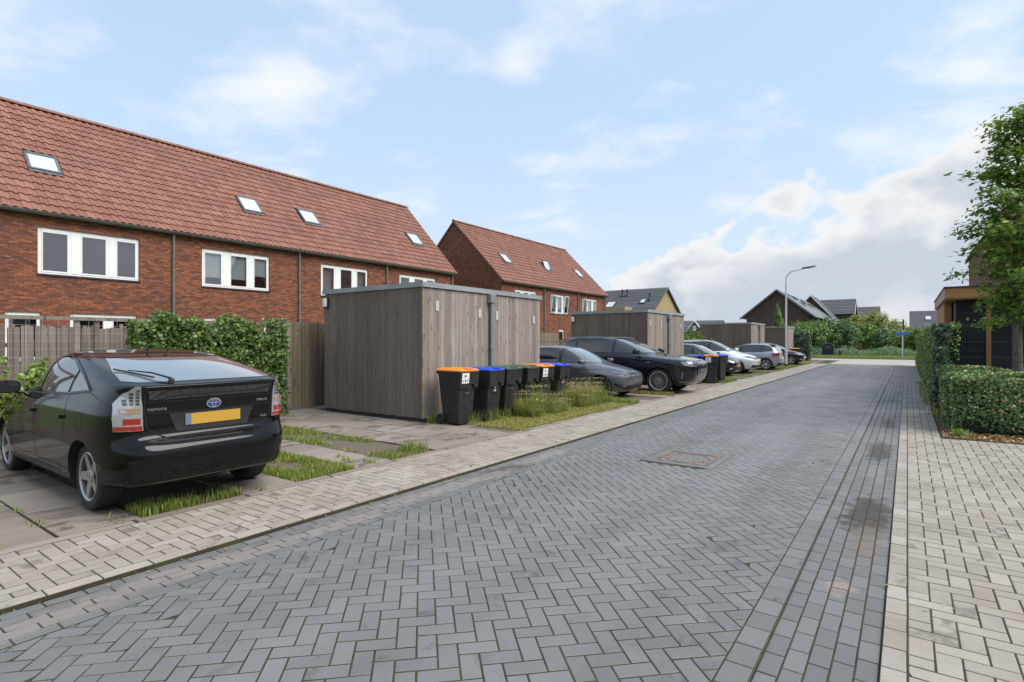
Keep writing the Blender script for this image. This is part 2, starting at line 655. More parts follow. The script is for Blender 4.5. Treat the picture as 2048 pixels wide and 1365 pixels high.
def block(poly, z, joint=0.003, ch=0.004, depth=0.05, tilt=(0, 0)):
    """verts, faces of a paving block with chamfered top"""
    o = inset(poly, joint)
    if o is None:
        return None
    i = inset(o, ch)
    if i is None:
        return None
    n = len(o)
    cx = sum(p[0] for p in o) / n
    cy = sum(p[1] for p in o) / n
    dz = lambda p: (p[0] - cx) * tilt[0] + (p[1] - cy) * tilt[1]
    vs = [(x, y, z + dz((x, y))) for x, y in i] + [(x, y, z - ch * 0.8 + dz((x, y))) for x, y in o] + [(x, y, z - depth) for x, y in o]
    fs = [tuple(range(n))]
    for k in range(n):
        j = (k + 1) % n
        fs.append((k, n + k, n + j, j))
        fs.append((n + k, 2 * n + k, 2 * n + j, n + j))
    return vs, fs


def in_view(x, y, margin=0.28, near=0.5):
    d = x * FWD[0] + y * FWD[1]
    r = x * RGT[0] + y * RGT[1]
    if d < near:
        return False
    return abs(r) / d < 0.931 + margin and d > 1.6


def joint_fill(parent, x0, x1, y0, y1, z, mat, step=.25, low=.0022):
    nx, ny = max(2, int((x1 - x0) / step) + 1), max(2, int((y1 - y0) / step) + 1)
    vs = []
    for j in range(ny):
        for i in range(nx):
            x, y = x0 + (x1 - x0) * i / (nx - 1), y0 + (y1 - y0) * j / (ny - 1)
            vs.append((x, y, (z(x, y) if callable(z) else z) - low))
    fs = [(j * nx + i, j * nx + i + 1, (j + 1) * nx + i + 1, (j + 1) * nx + i) for j in range(ny - 1) for i in range(nx - 1)]
    link('joint_fill', to_mesh('joint_fill', vs, fs, mat), parent)


def pave(parent, polys, z, mat, count=300, name='brick', depth=0.05, tilt=0.004, jz=0.0009, joint=0.0043, fill=None):
    if fill:
        x0, x1, y0, y1, fm = fill
        joint_fill(parent, x0, x1, y0, y1, z, fm)
    return pave_blocks(parent, polys, z, mat, count, name, depth, tilt, jz, joint)


def pave_blocks(parent, polys, z, mat, count=300, name='brick', depth=0.05, tilt=0.006, jz=0.0022, joint=0.0042):
    """polys nearest to the camera become parts of their own, the rest one mass"""
    items = []
    for p in polys:
        cx = sum(q[0] for q in p) / len(p)
        cy = sum(q[1] for q in p) / len(p)
        if not in_view(cx, cy):
            continue
        d = cx * FWD[0] + cy * FWD[1]
        vis = abs(cx * RGT[0] + cy * RGT[1]) / d < 0.931 and d > 2.55
        items.append((0 if vis else 1, cx * cx + cy * cy, p, cx, cy))
    items.sort(key=lambda q: (q[0], q[1]))
    shared = {}
    rest = MB()
    for k, (v, d2, p, cx, cy) in enumerate(items):
        zz = z(cx, cy) if callable(z) else z
        zz += random.uniform(-jz, jz)
        tl = (random.gauss(0, tilt), random.gauss(0, tilt))
        if k < count and v == 0:
            loc = [(q[0] - cx, q[1] - cy) for q in p]
            key = tuple(sorted((round(a, 3), round(b, 3)) for a, b in loc))
            me = shared.get(key)
            if me is None:
                b = block(loc, 0, joint, 0.003, depth)
                if b is None:
                    continue
                me = to_mesh(name, b[0], b[1], mat)
                shared[key] = me
            link(name, me, parent, (cx, cy, zz), (tl[1], -tl[0], 0))
        else:
            b = block(p, zz, joint, 0.003, depth, tl)
            if b:
                rest.add(*b)
    if rest.v:
        o = rest.obj(name + '_field', mat, parent)
        o['kind'] = 'stuff'


def herringbone(a, ang, x0, x1, y0, y1, ox=0.0, oy=0.0):
    u = (math.cos(ang), math.sin(ang))
    v = (-math.sin(ang), math.cos(ang))
    cx, cy = (x0 + x1) / 2, (y0 + y1) / 2
    R = math.hypot(x1 - x0, y1 - y0) / 2 + a * 3
    res = []
    cu, cv = (cx - ox) * u[0] + (cy - oy) * u[1], (cx - ox) * v[0] + (cy - oy) * v[1]
    i0, i1 = int((cu - R) / a), int((cu + R) / a)
    j0, j1 = int((cv - R) / a), int((cv + R) / a)

    def W(p, q):
        return (ox + p * a * u[0] + q * a * v[0], oy + p * a * u[1] + q * a * v[1])
    for i in range(i0, i1 + 1):
        for j in range(j0, j1 + 1):
            k = (i + j) % 4
            if k == 0:
                r = [(i, j), (i + 2, j), (i + 2, j + 1), (i, j + 1)]
            elif k == 3:
                r = [(i, j - 1), (i + 1, j - 1), (i + 1, j + 1), (i, j + 1)]
            else:
                continue
            m = W(i + .5, j + .5)
            if not (x0 - .3 < m[0] < x1 + .3 and y0 - .3 < m[1] < y1 + .3):
                continue
            p = clip_rect([W(*q) for q in r], x0, x1, y0, y1)
            if p:
                res.append(p)
    return res


def courses(x0, x1, n, y0, y1, L, jit=0.012):
    """running bond, long side along the street"""
    w = (x1 - x0) / n
    res = []
    for c in range(n):
        y = y0 - (c % 2) * L * 0.5 - random.random() * 0.05
        while y < y1:
            l = L + random.uniform(-jit, jit) * 0.3
            res.append([(x0 + c * w, y), (x0 + (c + 1) * w, y), (x0 + (c + 1) * w, y + l), (x0 + c * w, y + l)])
            y += l
    return res


def sheet(name, x0, x1, y0, y1, z, mat, thick=0.05):
    return MB().box((x0, y0, z - thick), (x1, y1, z)).obj(name, mat)


def build_ground():
    g = to_mesh('ground', [(-600, -300, -.1), (600, -300, -.1), (600, 900, -.1), (-600, 900, -.1)], [(0, 1, 2, 3)], M_GRASSG)
    tag(link('ground', g), 'open ground around the street and gardens', 'ground', kind='structure')

    road = tag(sheet('road', HL, HR, -0.5, ROAD_END, -0.011, M_JROAD), 'dark grey street of block paving laid in herringbone', 'road', kind='structure')
    DX0, DX1, DY0, DY1 = -2.79, -2.07, 7.12, 7.86
    b = 0.105
    polys = []
    for p in herringbone(b, RAD(45), HL, HR, -0.2, ROAD_END, -2.0, 3.0):
        xs = [q[0] for q in p]
        ys = [q[1] for q in p]
        if max(xs) < DX0 - b or min(xs) > DX1 + b or max(ys) < DY0 - b or min(ys) > DY1 + b:
            polys.append(p)
        else:
            polys += cut_out(p, DX0 - b, DX1 + b, DY0 - b, DY1 + b)
    for (xa, xb) in ((DX0 - b, DX0), (DX1, DX1 + b)):      # border course round the drain
        n = 4
        for k in range(n):
            ya, yb = DY0 + (DY1 - DY0) * k / n, DY0 + (DY1 - DY0) * (k + 1) / n
            polys.append([(xa, ya), (xb, ya), (xb, yb), (xa, yb)])
    for (ya, yb) in ((DY0 - b, DY0), (DY1, DY1 + b)):
        n = 4
        for k in range(n):
            xa, xb = DX0 - b + (DX1 - DX0 + 2 * b) * k / n, DX0 - b + (DX1 - DX0 + 2 * b) * (k + 1) / n
            polys.append([(xa, ya), (xb, ya), (xb, yb), (xa, yb)])
    camber = lambda x, y: 0.012 * (1 - ((x - (HL + HR) / 2) / ((HR - HL) / 2)) ** 2) + 0.004 * math.sin(x * 2.1 + y * 0.9) * math.sin(y * 0.53 + 1)
    pave(road, polys, camber, M_ROAD, 300)
    for (fx0, fx1, fy0, fy1) in ((HL, HR, -.5, DY0), (HL, DX0, DY0, DY1), (DX1, HR, DY0, DY1), (HL, HR, DY1, ROAD_END)):
        joint_fill(road, fx0, fx1, fy0, fy1, camber, M_JROAD)

    # drain cover
    dr = empty('drain_cover', ((DX0 + DX1) / 2, (DY0 + DY1) / 2, 0.006))
    tag(dr, 'rusty rectangular iron drain cover set in the dark road blocks', 'drain cover')
    hx, hy = (DX1 - DX0) / 2 - .006, (DY1 - DY0) / 2 - .006
    M_RUST = simple('rusty_iron', (0.19, 0.135, 0.105), 0.7, 0.3, var=0.45, nscale=14, bump=0.5, bscale=90)
    M_IRONF = simple('worn_iron', (0.27, 0.25, 0.24), 0.55, 0.5, var=0.35, nscale=18, bump=0.4, bscale=90)
    m = MB()
    for a0, a1 in (((-hx, -hy), (hx, -hy + .05)), ((-hx, hy - .05), (hx, hy)), ((-hx, -hy + .05), (-hx + .05, hy - .05)), ((hx - .05, -hy + .05), (hx, hy - .05))):
        m.box((*a0, -.04), (*a1, 0.004))
    m.obj('frame', M_RUST, dr)
    MB().box((-hx + .05, -hy + .05, -.04), (hx - .05, hy - .05, -.018)).obj('tray', M_SOIL, dr)
    nb = 15
    for k in range(nb):
        x = -hx + .075 + (2 * hx - .15) * k / (nb - 1)
        MB().box((x - .011, -hy + .052, -.03), (x + .011, hy - .052, 0.0)).obj('bar', M_IRONF, dr)
    ring = MB()
    rr = .27
    for k in range(32):
        a0, a1 = 2 * math.pi * k / 32, 2 * math.pi * (k + 1) / 32
        ring.prism([(rr * math.cos(a0), rr * math.sin(a0)), (rr * math.cos(a1), rr * math.sin(a1)), ((rr + .02) * math.cos(a1), (rr + .02) * math.sin(a1)), ((rr + .02) * math.cos(a0), (rr + .02) * math.sin(a0))], 'z', -.03, .003, 0.5)
    ring.obj('lid_ring', M_RUST, dr)

    # left gutter
    base = ((0.124, 0.123, 0.121), (0.158, 0.156, 0.153), (0.13, 0.121, 0.11), 0.62, 0.56, 0.5, 0.4, 0.4)
    sand = (0.23, 0.20, 0.18)
    mud = (0.045, 0.032, 0.022)
    spl = [(-4.08, 5.55, .17, .8, (0.065, 0.048, 0.034), .95)]
    for k in range(9):
        spl.append((-4.08 + random.uniform(-.06, .05), 0.9 + k * .75 + random.uniform(-.2, .2), .17, .6, sand, .75))
    gl = tag(sheet('gutter', KL, HL, -1.0, ROAD_END, -0.032, M_JROAD), 'shallow gutter of dark blocks along the parking side kerb', 'gutter', kind='structure')
    pave(gl, courses(KL + .006, HL - .004, 5, -.6, ROAD_END, .21), lambda x, y: -0.020 + 0.018 * (x - KL) / (HL - KL), gutter_mat('gutter_block', spl, base), 300, fill=(KL, HL, -1, ROAD_END, M_JROAD))
    # right ridge course and gutter
    rg = tag(sheet('kerb_course', HR, -0.605, 0.5, ROAD_END, -0.02, M_JROAD), 'raised course of dark blocks edging the herringbone road', 'kerb', kind='structure')
    pol = []
    y = 0.8
    while y < ROAD_END - .5:
        l = .205 + random.uniform(-.004, .004)
        pol.append([(HR, y), (-.606, y), (-.606, y + l), (HR, y + l)])
        y += l
    pave(rg, pol, lambda x, y: 0.004, M_ROAD, 300, tilt=0.008, fill=(HR, -.606, .5, ROAD_END, M_JROAD))
    spr = [(-.30, 6.05, .24, .95, mud, .95), (-.27, 5.3, .16, .6, (0.16, 0.125, 0.10), .75), (-.33, 9.7, .20, 1.1, mud, .85), (-.36, 4.2, .10, .18, (0.26, 0.20, 0.17), .85), (-.3, 13, .12, 1.2, mud, .5), (-.32, 8.1, .12, .6, sand, .4), (-.3, 19, .12, 1.6, mud, .45)]
    gr = tag(sheet('gutter', -0.605, KR, 0.5, ROAD_END, -0.028, M_JROAD), 'sunken gutter of dark blocks beside the pale pavement', 'gutter', kind='structure')
    pave(gr, courses(-.606, KR - .001, 5, .6, ROAD_END, .21), -0.016, gutter_mat('gutter_block_wet', spr, base), 300, fill=(-.605, KR, .5, ROAD_END, M_JROAD))

    # right pale kerb course and pavement
    kr = tag(sheet('kerb_course', KR, 0.0, 0.5, 52, -0.012, M_JLIGHT, .04), 'pale row of kerb blocks between dark gutter and right pavement', 'kerb', kind='structure')
    pave(kr, courses(KR, .001, 1, .6, 52, .225), 0.002, M_LIGHT, 200, tilt=0.006, fill=(KR + .004, 0, .5, 52, M_JLIGHT))
    pr = tag(sheet('pavement', 0.0, 3.4, 0.5, 11.45, -0.010, M_JLIGHT, .04), 'pale block pavement in front of the low hedge', 'pavement', kind='structure')
    far = MB().box((0.0, 11.45, -.05), (0.46, 52, -.010)).obj('pavement_strip', M_JLIGHT, pr)
    polys = herringbone(.112, 0.0, 0.001, 3.3, .6, 11.44, 0.001, 1.0) + herringbone(.112, 0.0, 0.001, 0.455, 11.44, 44, 0.001, 1.0)
    zr = lambda x, y: 0.002 + 0.004 * math.sin(x * 2.3 + y)
    pave(pr, polys, zr, M_LIGHT, 300, fill=(0, 3.4, .5, 11.45, M_JLIGHT))
    joint_fill(pr, 0, .46, 11.45, 52, zr, M_JLIGHT)

    # left pale pavement
    pl = tag(sheet('pavement', -5.56, KL, -1.5, 52, 0.008, M_JLIGHT, .06), 'pale block pavement strip in front of the parked cars', 'pavement', kind='structure')
    polys = courses(KL - .115, KL, 1, -1, 52, .30) + herringbone(.107, 0.0, -5.44, KL - .115, -1, 44, KL - .115, 0.0)
    pave(pl, polys, lambda x, y: 0.02 + 0.004 * math.sin(y * 1.1 + x * 2), M_LIGHT, 300, depth=.07, fill=(-5.45, KL - .006, -1.5, 52, M_JLIGHT))
    ed = []
    y = -1
    while y < 44:
        ed.append([(-5.55, y), (-5.447, y), (-5.447, y + .98), (-5.55, y + .98)])
        y += 1.0
    pave(pl, ed, 0.022, M_SLAB, 40, name='edging_stone', depth=.07, tilt=.002)

    # parking strip with slab tracks
    pk = tag(sheet('parking_ground', -14.5, -5.56, -3.0, 53, 0.0, M_SOIL, .08), 'bare soil and worn grass of the parking bays', 'ground', kind='structure')
    slabs = []

    def track(y0, y1, xa, xb, L=.5, n=1, off=0.0):
        w = (y1 - y0) / n
        joint_fill(pk, xa, xb, y0, y1, lambda x, y: 0.018 + 0.004 * math.sin(x * 1.7 + y * 2), M_JLIGHT, .15, .006)
        for r in range(n):
            x = xb + (off * L if r % 2 else 0)
            while x > xa:
                x2 = max(x - L, xa)
                xc = min(x, xb)
                if xc - x2 > .08:
                    slabs.append([(x2, y0 + r * w), (xc, y0 + r * w), (xc, y0 + (r + 1) * w), (x2, y0 + (r + 1) * w)])
                x -= L
    track(.86, 1.46, -10.6, -5.57)
    track(1.47, 2.07, -10.6, -5.57, off=.5)
    track(2.98, 3.60, -10.6, -5.57)
    track(4.40, 5.02, -10.4, -5.57)
    track(5.84, 7.72, -12.6, -5.57, .6, 3, .5)
    track(7.72, 8.3, -7.6, -6.55, .6, 1)
    for (a, b2) in ((13.5, 14.1), (15.0, 15.6)):
        track(a, b2, -10.5, -5.57)
    track(16.0, 21.2, -7.55, -5.57, .6, 9, .5)
    track(16.0, 18.8, -10.5, -7.56, .6, 5, .5)
    for (a, b2) in ((23.4, 24.0), (24.9, 25.5), (26.6, 27.2), (28.2, 28.8), (30.4, 31.0), (31.9, 32.5), (34.0, 34.6), (39.4, 40.0), (40.9, 41.5)):
        track(a, b2, -10.5, -5.57)
    pave(pk, slabs, lambda x, y: 0.018 + 0.004 * math.sin(x * 1.7 + y * 2), M_SLAB, 300, name='slab', depth=.04, tilt=.003, joint=.0065)

    lw = MB().box((-7.5, 8.45, -.03), (-5.57, 13.35, .008))
    tag(lw.obj('lawn', joint_mat('lawn_ground', (0.15, 0.135, 0.04), (0.11, 0.115, 0.03), .4)), 'worn yellowish lawn between the bins and the pavement', 'lawn', kind='structure')

    # junction at the end of the street
    M_JUNC = paver_mat('junction_paving', (0.33, 0.305, 0.27), (0.43, 0.405, 0.37), (0.27, 0.24, 0.20), 0.85, 0.6, 0.4, 1.0, 0.2)
    M_CROSS = paver_mat('cross_street_paving', (0.30, 0.27, 0.25), (0.36, 0.33, 0.30), (0.25, 0.22, 0.19), 0.85, 0.6, 0.4, 1.0, 0.2)
    tag(sheet('junction_plateau', -5.56, 0.46, ROAD_END, 52, 0.012, M_JUNC, .08), 'pale paved plateau where the street meets the cross road', 'road', kind='structure')
    tag(sheet('cross_road', -60, 60, 52, 57.6, 0.0, M_CROSS, .08), 'pale cross road running past the end of the street', 'road', kind='structure')
    tag(sheet('kerb', -60, 60, 57.6, 57.85, 0.10, simple('kerb_stone', (0.17, 0.15, 0.14), .85, var=.3), .2), 'low kerb stone on the far side of the cross road', 'kerb', kind='structure')
    tag(sheet('verge', -60, 60, 57.85, 75, 0.06, M_GRASSG, .1), 'mown green verge across the end of the street', 'verge', kind='structure')
    # mulch bed of the low hedge
    mb = MB()
    mb.box((0.47, 11.47, -.06), (5.0, 15.8, 0.012))
    tag(mb.obj('planting_bed', M_MULCH), 'brown leaf mulch under the low hedge', 'bed', kind='structure')
    st = MB()
    for k in range(14):
        y = 15.9 + k * 2.0
        st.box((0.44, y, -.05), (0.52, y + 1.985, 0.10), 0.006)
    st.box((0.52, 15.9, -.05), (0.76, 15.98, .10), .006)
    tag(st.obj('edging', M_SLAB), 'thin concrete edging along the foot of the tall hedge', 'edging', kind='structure')


build_ground()
# ------------------------------------------------------------------ houses
M_BRICK = brick_mat('red_brick', (0.115, 0.038, 0.021), (0.30, 0.098, 0.042), (0.055, 0.027, 0.023), (0.075, 0.05, 0.042))
M_BROWNBRICK = brick_mat('brown_brick', (0.075, 0.048, 0.040), (0.125, 0.078, 0.064), (0.05, 0.036, 0.032), (0.055, 0.042, 0.038))
M_YELBRICK = brick_mat('yellow_brick', (0.33, 0.24, 0.10), (0.46, 0.35, 0.17), (0.25, 0.18, 0.08), (0.25, 0.2, 0.12))
M_WHITE = simple('white_paint', (0.78, 0.78, 0.76), 0.35, var=0.04, nscale=3)
M_GREYTRIM = simple('grey_zinc_trim', (0.16, 0.165, 0.17), 0.45, 0.6, var=0.15)
M_GUTTER = simple('dark_gutter', (0.085, 0.085, 0.075), 0.5, 0.2, var=0.25, nscale=8)
M_ZINC = simple('zinc_pipe', (0.30, 0.31, 0.32), 0.42, 0.7, var=0.2, nscale=5)
M_DKGREY = simple('dark_grey_frame', (0.035, 0.037, 0.04), 0.4, 0.2)
M_PANE = glass_mat('window_glass', (0.66, 0.70, 0.72), 0.30)
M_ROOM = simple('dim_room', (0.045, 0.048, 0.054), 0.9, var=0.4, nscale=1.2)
M_BLIND = simple('roller_blind', (0.55, 0.58, 0.58), 0.8, var=0.05)
M_CURTAIN = simple('net_curtain', (0.40, 0.38, 0.38), 0.85, var=0.1)
M_SKYGL = simple('skylight_painted_sky', (0.50, 0.53, 0.57), 0.08, 0.0, spec=0.8)  # whitish base colour stands in for bright sky mirrored in the panes
M_BLACKPL = simple('black_plastic', (0.012, 0.012, 0.013), 0.5)


def tile_mat(name, lo, hi, edge):
    m, t, bs = mat_base(name)
    pos = t.add('ShaderNodeNewGeometry').outputs['Position']
    r = rnd_socket(t)
    c = t.mix(r, lo, hi)
    c = t.mix(t.math('MULTIPLY', t.ramp(t.noise(pos, 0.7, 5, 0.6), 0.4, 0.7), 0.35), c, edge)
    c = t.mix(t.math('MULTIPLY', t.ramp(t.noise(pos, 26, 5, 0.65), 0.5, 0.75), 0.3), c, edge)
    t.put(bs.inputs['Base Color'], c)
    bs.inputs['Roughness'].default_value = 0.62
    bs.inputs['Specular IOR Level'].default_value = 0.35
    return m


M_TILE = tile_mat('clay_tile', (0.205, 0.084, 0.057), (0.285, 0.132, 0.094), (0.16, 0.074, 0.053))
M_GTILE = tile_mat('grey_tile', (0.075, 0.075, 0.08), (0.105, 0.105, 0.11), (0.06, 0.06, 0.065))


def wall_holes(mb, axis, fixed, u0, u1, z0, z1, holes, depth, sgn):
    """wall face on plane axis=fixed with rectangular openings and reveals; depth goes to -sgn"""
    us = sorted({u0, u1} | {h[0] for h in holes} | {h[1] for h in holes})
    zs = sorted({z0, z1} | {h[2] for h in holes} | {h[3] for h in holes})

    def P(u, z, d=0.0):
        return (fixed - sgn * d, u, z) if axis == 'x' else (u, fixed - sgn * d, z)
    for a, b in zip(us, us[1:]):
        for c, d in zip(zs, zs[1:]):
            mu, mz = (a + b) / 2, (c + d) / 2
            if any(h[0] < mu < h[1] and h[2] < mz < h[3] for h in holes):
                continue
            mb.add([P(a, c), P(b, c), P(b, d), P(a, d)], [(0, 1, 2, 3)])
    for h in holes:
        a, b, c, d = h
        q = [(a, c), (b, c), (b, d), (a, d)]
        for k in range(4):
            p, r = q[k], q[(k + 1) % 4]
            mb.add([P(*p), P(*r), P(*r, depth), P(*p, depth)], [(0, 1, 2, 3)])


def window_x(parent, X, y0, y1, z0, z1, lights, kind='none', sill=True, name='window', tilt=(), rec=0.06):
    """white casement window in a wall facing +X; lights = list of (start, end) fractions"""
    w = empty(name, (X, y0, z0), 0, parent)
    W, H = y1 - y0, z1 - z0
    x = -rec
    fr = MB()
    ft = 0.055
    fr.box((x - .06, 0, 0), (x, W, ft))
    fr.box((x - .06, 0, H - ft), (x, W, H))
    edges = [0.0] + [v for l in lights for v in l] + [1.0]
    for k in range(0, len(edges), 2):
        a, b = edges[k] * W, edges[k + 1] * W
        if b - a > .005:
            fr.box((x - .06, a, ft), (x + (.004 if 0 < k < len(edges) - 2 else 0), b, H - ft))
            if b - a > .2:
                fr.box((x + .004, a + .06, ft + .01), (x + .014, b - .06, H - ft - .03))
    fr.obj('frame', M_WHITE, w)
    for i, (a, b) in enumerate(lights):
        a, b = a * W, b * W
        s = .05
        ca = MB()
        for (p0, p1) in (((a, ft), (b, ft + s)), ((a, H - ft - s), (b, H - ft)), ((a, ft + s), (a + s * .8, H - ft - s)), ((b - s * .8, ft + s), (b, H - ft - s))):
            ca.box((x - .045, p0[0] + .004, p0[1] + .004 if p0[1] == ft else p0[1]), (x + .012, p1[0] - .004, p1[1]))
        c = ca.obj('casement', M_WHITE, w)
        g = MB().add([(x - .015, a + s * .7, ft + s), (x - .015, b - s * .7, ft + s), (x - .015, b - s * .7, H - ft - s), (x - .015, a + s * .7, H - ft - s)], [(0, 1, 2, 3)]).obj('pane', M_PANE, c)
        if i in tilt:
            c.rotation_euler = (0, RAD(7), 0)
            c.location = (-.09 + .12, 0, -.002)
        vent = MB().box((x - .005, a + .02, H - ft - s - .05), (x + .016, b - .02, H - ft - s - .004))
        if kind != 'novent':
            vent.obj('vent_strip', M_WHITE, w)
        if kind == 'blind':
            MB().box((x - .09, a + .02, ft + (.22 if i != 2 else .36) * H), (x - .085, b - .02, H - ft)).obj('blind', M_BLIND, w)
        if kind == 'curtain' and i in (0, 2):
            cu = MB()
            n = 12
            for k in range(n):
                q0, q1 = a + (b - a) * k / n, a + (b - a) * (k + 1) / n
                d = .02 * (k % 2)
                cu.box((x - .16 - d, q0, ft), (x - .15 - d, q1, H - ft))
            cu.obj('curtain', M_CURTAIN, w)
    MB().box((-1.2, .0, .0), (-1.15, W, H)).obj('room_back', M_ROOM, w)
    if sill:
        MB().box((-.06, -.03, -.055), (.035, W + .03, -.003)).obj('sill', M_DKGREY, w)
    return w


TRI = [(0.035, 0.285), (0.40, 0.66), (0.755, 0.975)]


def pantile(w=.228, L=.40, amp=.021, seg=8):
    """one S-shaped pantile, local x up the slope, y across, z off the roof"""
    top = []
    for k in range(seg + 1):
        u = k / seg
        y = u * (w + .02)
        z = amp * math.sin(2 * math.pi * (u * 1.0 + .05)) + amp
        top.append((y, z))
    vs, fs = [], []
    for (x, lift) in ((0, .034), (L, -.004)):
        for y, z in top:
            vs.append((x, y, z + lift))
    for y, z in top:
        vs.append((0.004, y, z + .034 - .030))
    n = seg + 1
    for k in range(seg):
        fs.append((k, n + k, n + k + 1, k + 1))
        fs.append((2 * n + k, k, k + 1, 2 * n + k + 1))
    return vs, fs


def tiled_slope(parent, ex, ez, rx, rz, y0, y1, holes=(), count=300, w=.228, rows=17, name='roof_tile'):
    """pantiles from eave line (ex,ez) up to ridge line (rx,rz), running y0..y1"""
    dx, dz = rx - ex, rz - ez
    SL = math.hypot(dx, dz)
    ang = math.atan2(dz, -dx)
    g = SL / rows
    vs, fs = pantile(w, g * 1.12)
    U = Vector((dx, 0, dz)) / SL
    V = Vector((0, 1, 0))
    N = Vector((-dz, 0, dx)) / SL
    if N.z < 0: N = -N
    M = Matrix(((U.x, V.x, N.x), (U.y, V.y, N.y), (U.z, V.z, N.z)))
    if M.determinant() < 0:
        pass
    nY = int((y1 - y0) / w)
    places = []
    for r in range(rows):
        for k in range(nY):
            yc = y0 + k * w
            s = r * g
            if any(h[0] - .02 < yc + w / 2 < h[1] + .02 and h[2] - .06 < s + g * .5 < h[3] + .06 for h in holes):
                continue
            p = Vector((ex, yc, ez)) + U * (s - .05)
            places.append(p)
    places.sort(key=lambda p: p.x * p.x + p.y * p.y if pj_in(p) else 1e9)
    me = to_mesh(name, [tuple(M @ Vector(v)) for v in vs], fs, M_TILE, True)
    me.set_sharp_from_angle(angle=RAD(50))
    rest = MB()
    base = [M @ Vector(v) for v in vs]
    for i, p in enumerate(places):
        jig = N * random.uniform(-.004, .004)
        if i < count and pj_in(p):
            link(name, me, parent, tuple(p + jig))
        else:
            q = p + jig
            rest.add([tuple(v + q) for v in base], fs)
    o = rest.obj(name + '_field', M_TILE, parent, True, 50)
    o['kind'] = 'stuff'
    return U, N, g


def pj_in(p):
    d = p.x * FWD[0] + p.y * FWD[1]
    if d < 1: return False
    return abs((p.x * RGT[0] + p.y * RGT[1]) / d) < .935 and abs((p.z - CAM_H) / d) < .62


def ridge_caps(parent, x, z, y0, y1, L=.42, rad=.115):
    y = y0
    prof = [(rad * math.cos(a), rad * math.sin(a)) for a in [math.pi * k / 8 for k in range(9)]]
    vs = []
    for (yy, s) in ((0, 1.06), (L * 1.02, .97)):
        for c, q in prof:
            vs.append((c * s, yy, q * s))
    n = 9
    fs = [(k, k + 1, n + k + 1, n + k) for k in range(n - 1)]
    inner = [(c * .85, 0, q * .85) for c, q in prof]
    b = len(vs)
    vs += inner
    fs += [(b + k, b + k + 1, k + 1, k) for k in range(n - 1)]
    me = to_mesh('ridge_tile', vs, fs, M_TILE, True)
    me.set_sharp_from_angle(angle=RAD(50))
    while y < y1 - .1:
        link('ridge_tile', me, parent, (x, y, z + random.uniform(-.004, .004)))
        y += L


def skylight(parent, origin, U, N, w, h, opened=False, mat=None):
    """roof window; origin = lower near corner on slope, width along +Y, height along U"""
    s = empty('skylight', tuple(origin), 0, parent)
    V = Vector((0, 1, 0))
    M = Matrix((V, U, N)).transposed()

    def put(mb, name, m, par=None):
        me_o = mb.obj(name, m, par or s)
        for v in me_o.data.vertices:
            v.co = M @ v.co
        return me_o
    fr = MB()
    b = .07
    fr.box((0, 0, -.03), (w, b, .085)); fr.box((0, h - b, -.03), (w, h, .10)); fr.box((0, b, -.03), (b, h - b, .09)); fr.box((w - b, b, -.03), (w, h - b, .09))
    put(fr, 'frame', M_GREYTRIM)
    fl = MB()
    fl.box((-.02, -.11, .03), (w + .02, -.002, .05)); fl.box((-.02, h + .002, .03), (w + .02, h + .03, .06)); fl.box((-.02, 0, .03), (-.003, h, .055)); fl.box((w + .003, 0, .03), (w + .02, h, .055))
    put(fl, 'flashing', M_GREYTRIM)
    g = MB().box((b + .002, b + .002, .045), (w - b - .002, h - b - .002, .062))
    if opened:
        sash = MB()
        sash.box((b * .3, b * .3, 0), (w - b * .3, b * 1.2, .05)); sash.box((b * .3, h - b * 1.2, 0), (w - b * .3, h - b * .3, .05))
        sash.box((b * .3, b * 1.2, 0), (b * 1.1, h - b * 1.2, .05)); sash.box((w - b * 1.1, b * 1.2, 0), (w - b * .3, h - b * 1.2, .05))
        so = sash.obj('sash', M_DKGREY, s)
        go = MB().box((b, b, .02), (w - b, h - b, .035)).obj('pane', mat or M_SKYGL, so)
        R = Matrix.Rotation(RAD(24), 3, 'X')
        for ob in (so, go):
            for v in ob.data.vertices:
                c = Vector(v.co) - Vector((0, h / 2, 0))
                c = R @ c
                v.co = M @ (c + Vector((0, h / 2, .09)))
        put(MB().box((b, b, -.02), (w - b, h - b, 0)), 'opening', M_ROOM)
    else:
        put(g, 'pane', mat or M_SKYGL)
    return s


def downpipe(parent, X, y, z0, z1, r=.04):
    d = MB().tube([(X + .075, y, z0), (X + .075, y, z1 - .12), (X + .11, y, z1)], r, 10).obj('downpipe', M_ZINC, parent, True)
    for z in np.arange(z0 + .8, z1 - .3, 1.8):
        MB().lathe([(r + .012, -.02), (r + .012, .02)], 'z', 10, (X + .075, y, z)).obj('bracket', M_ZINC, d)


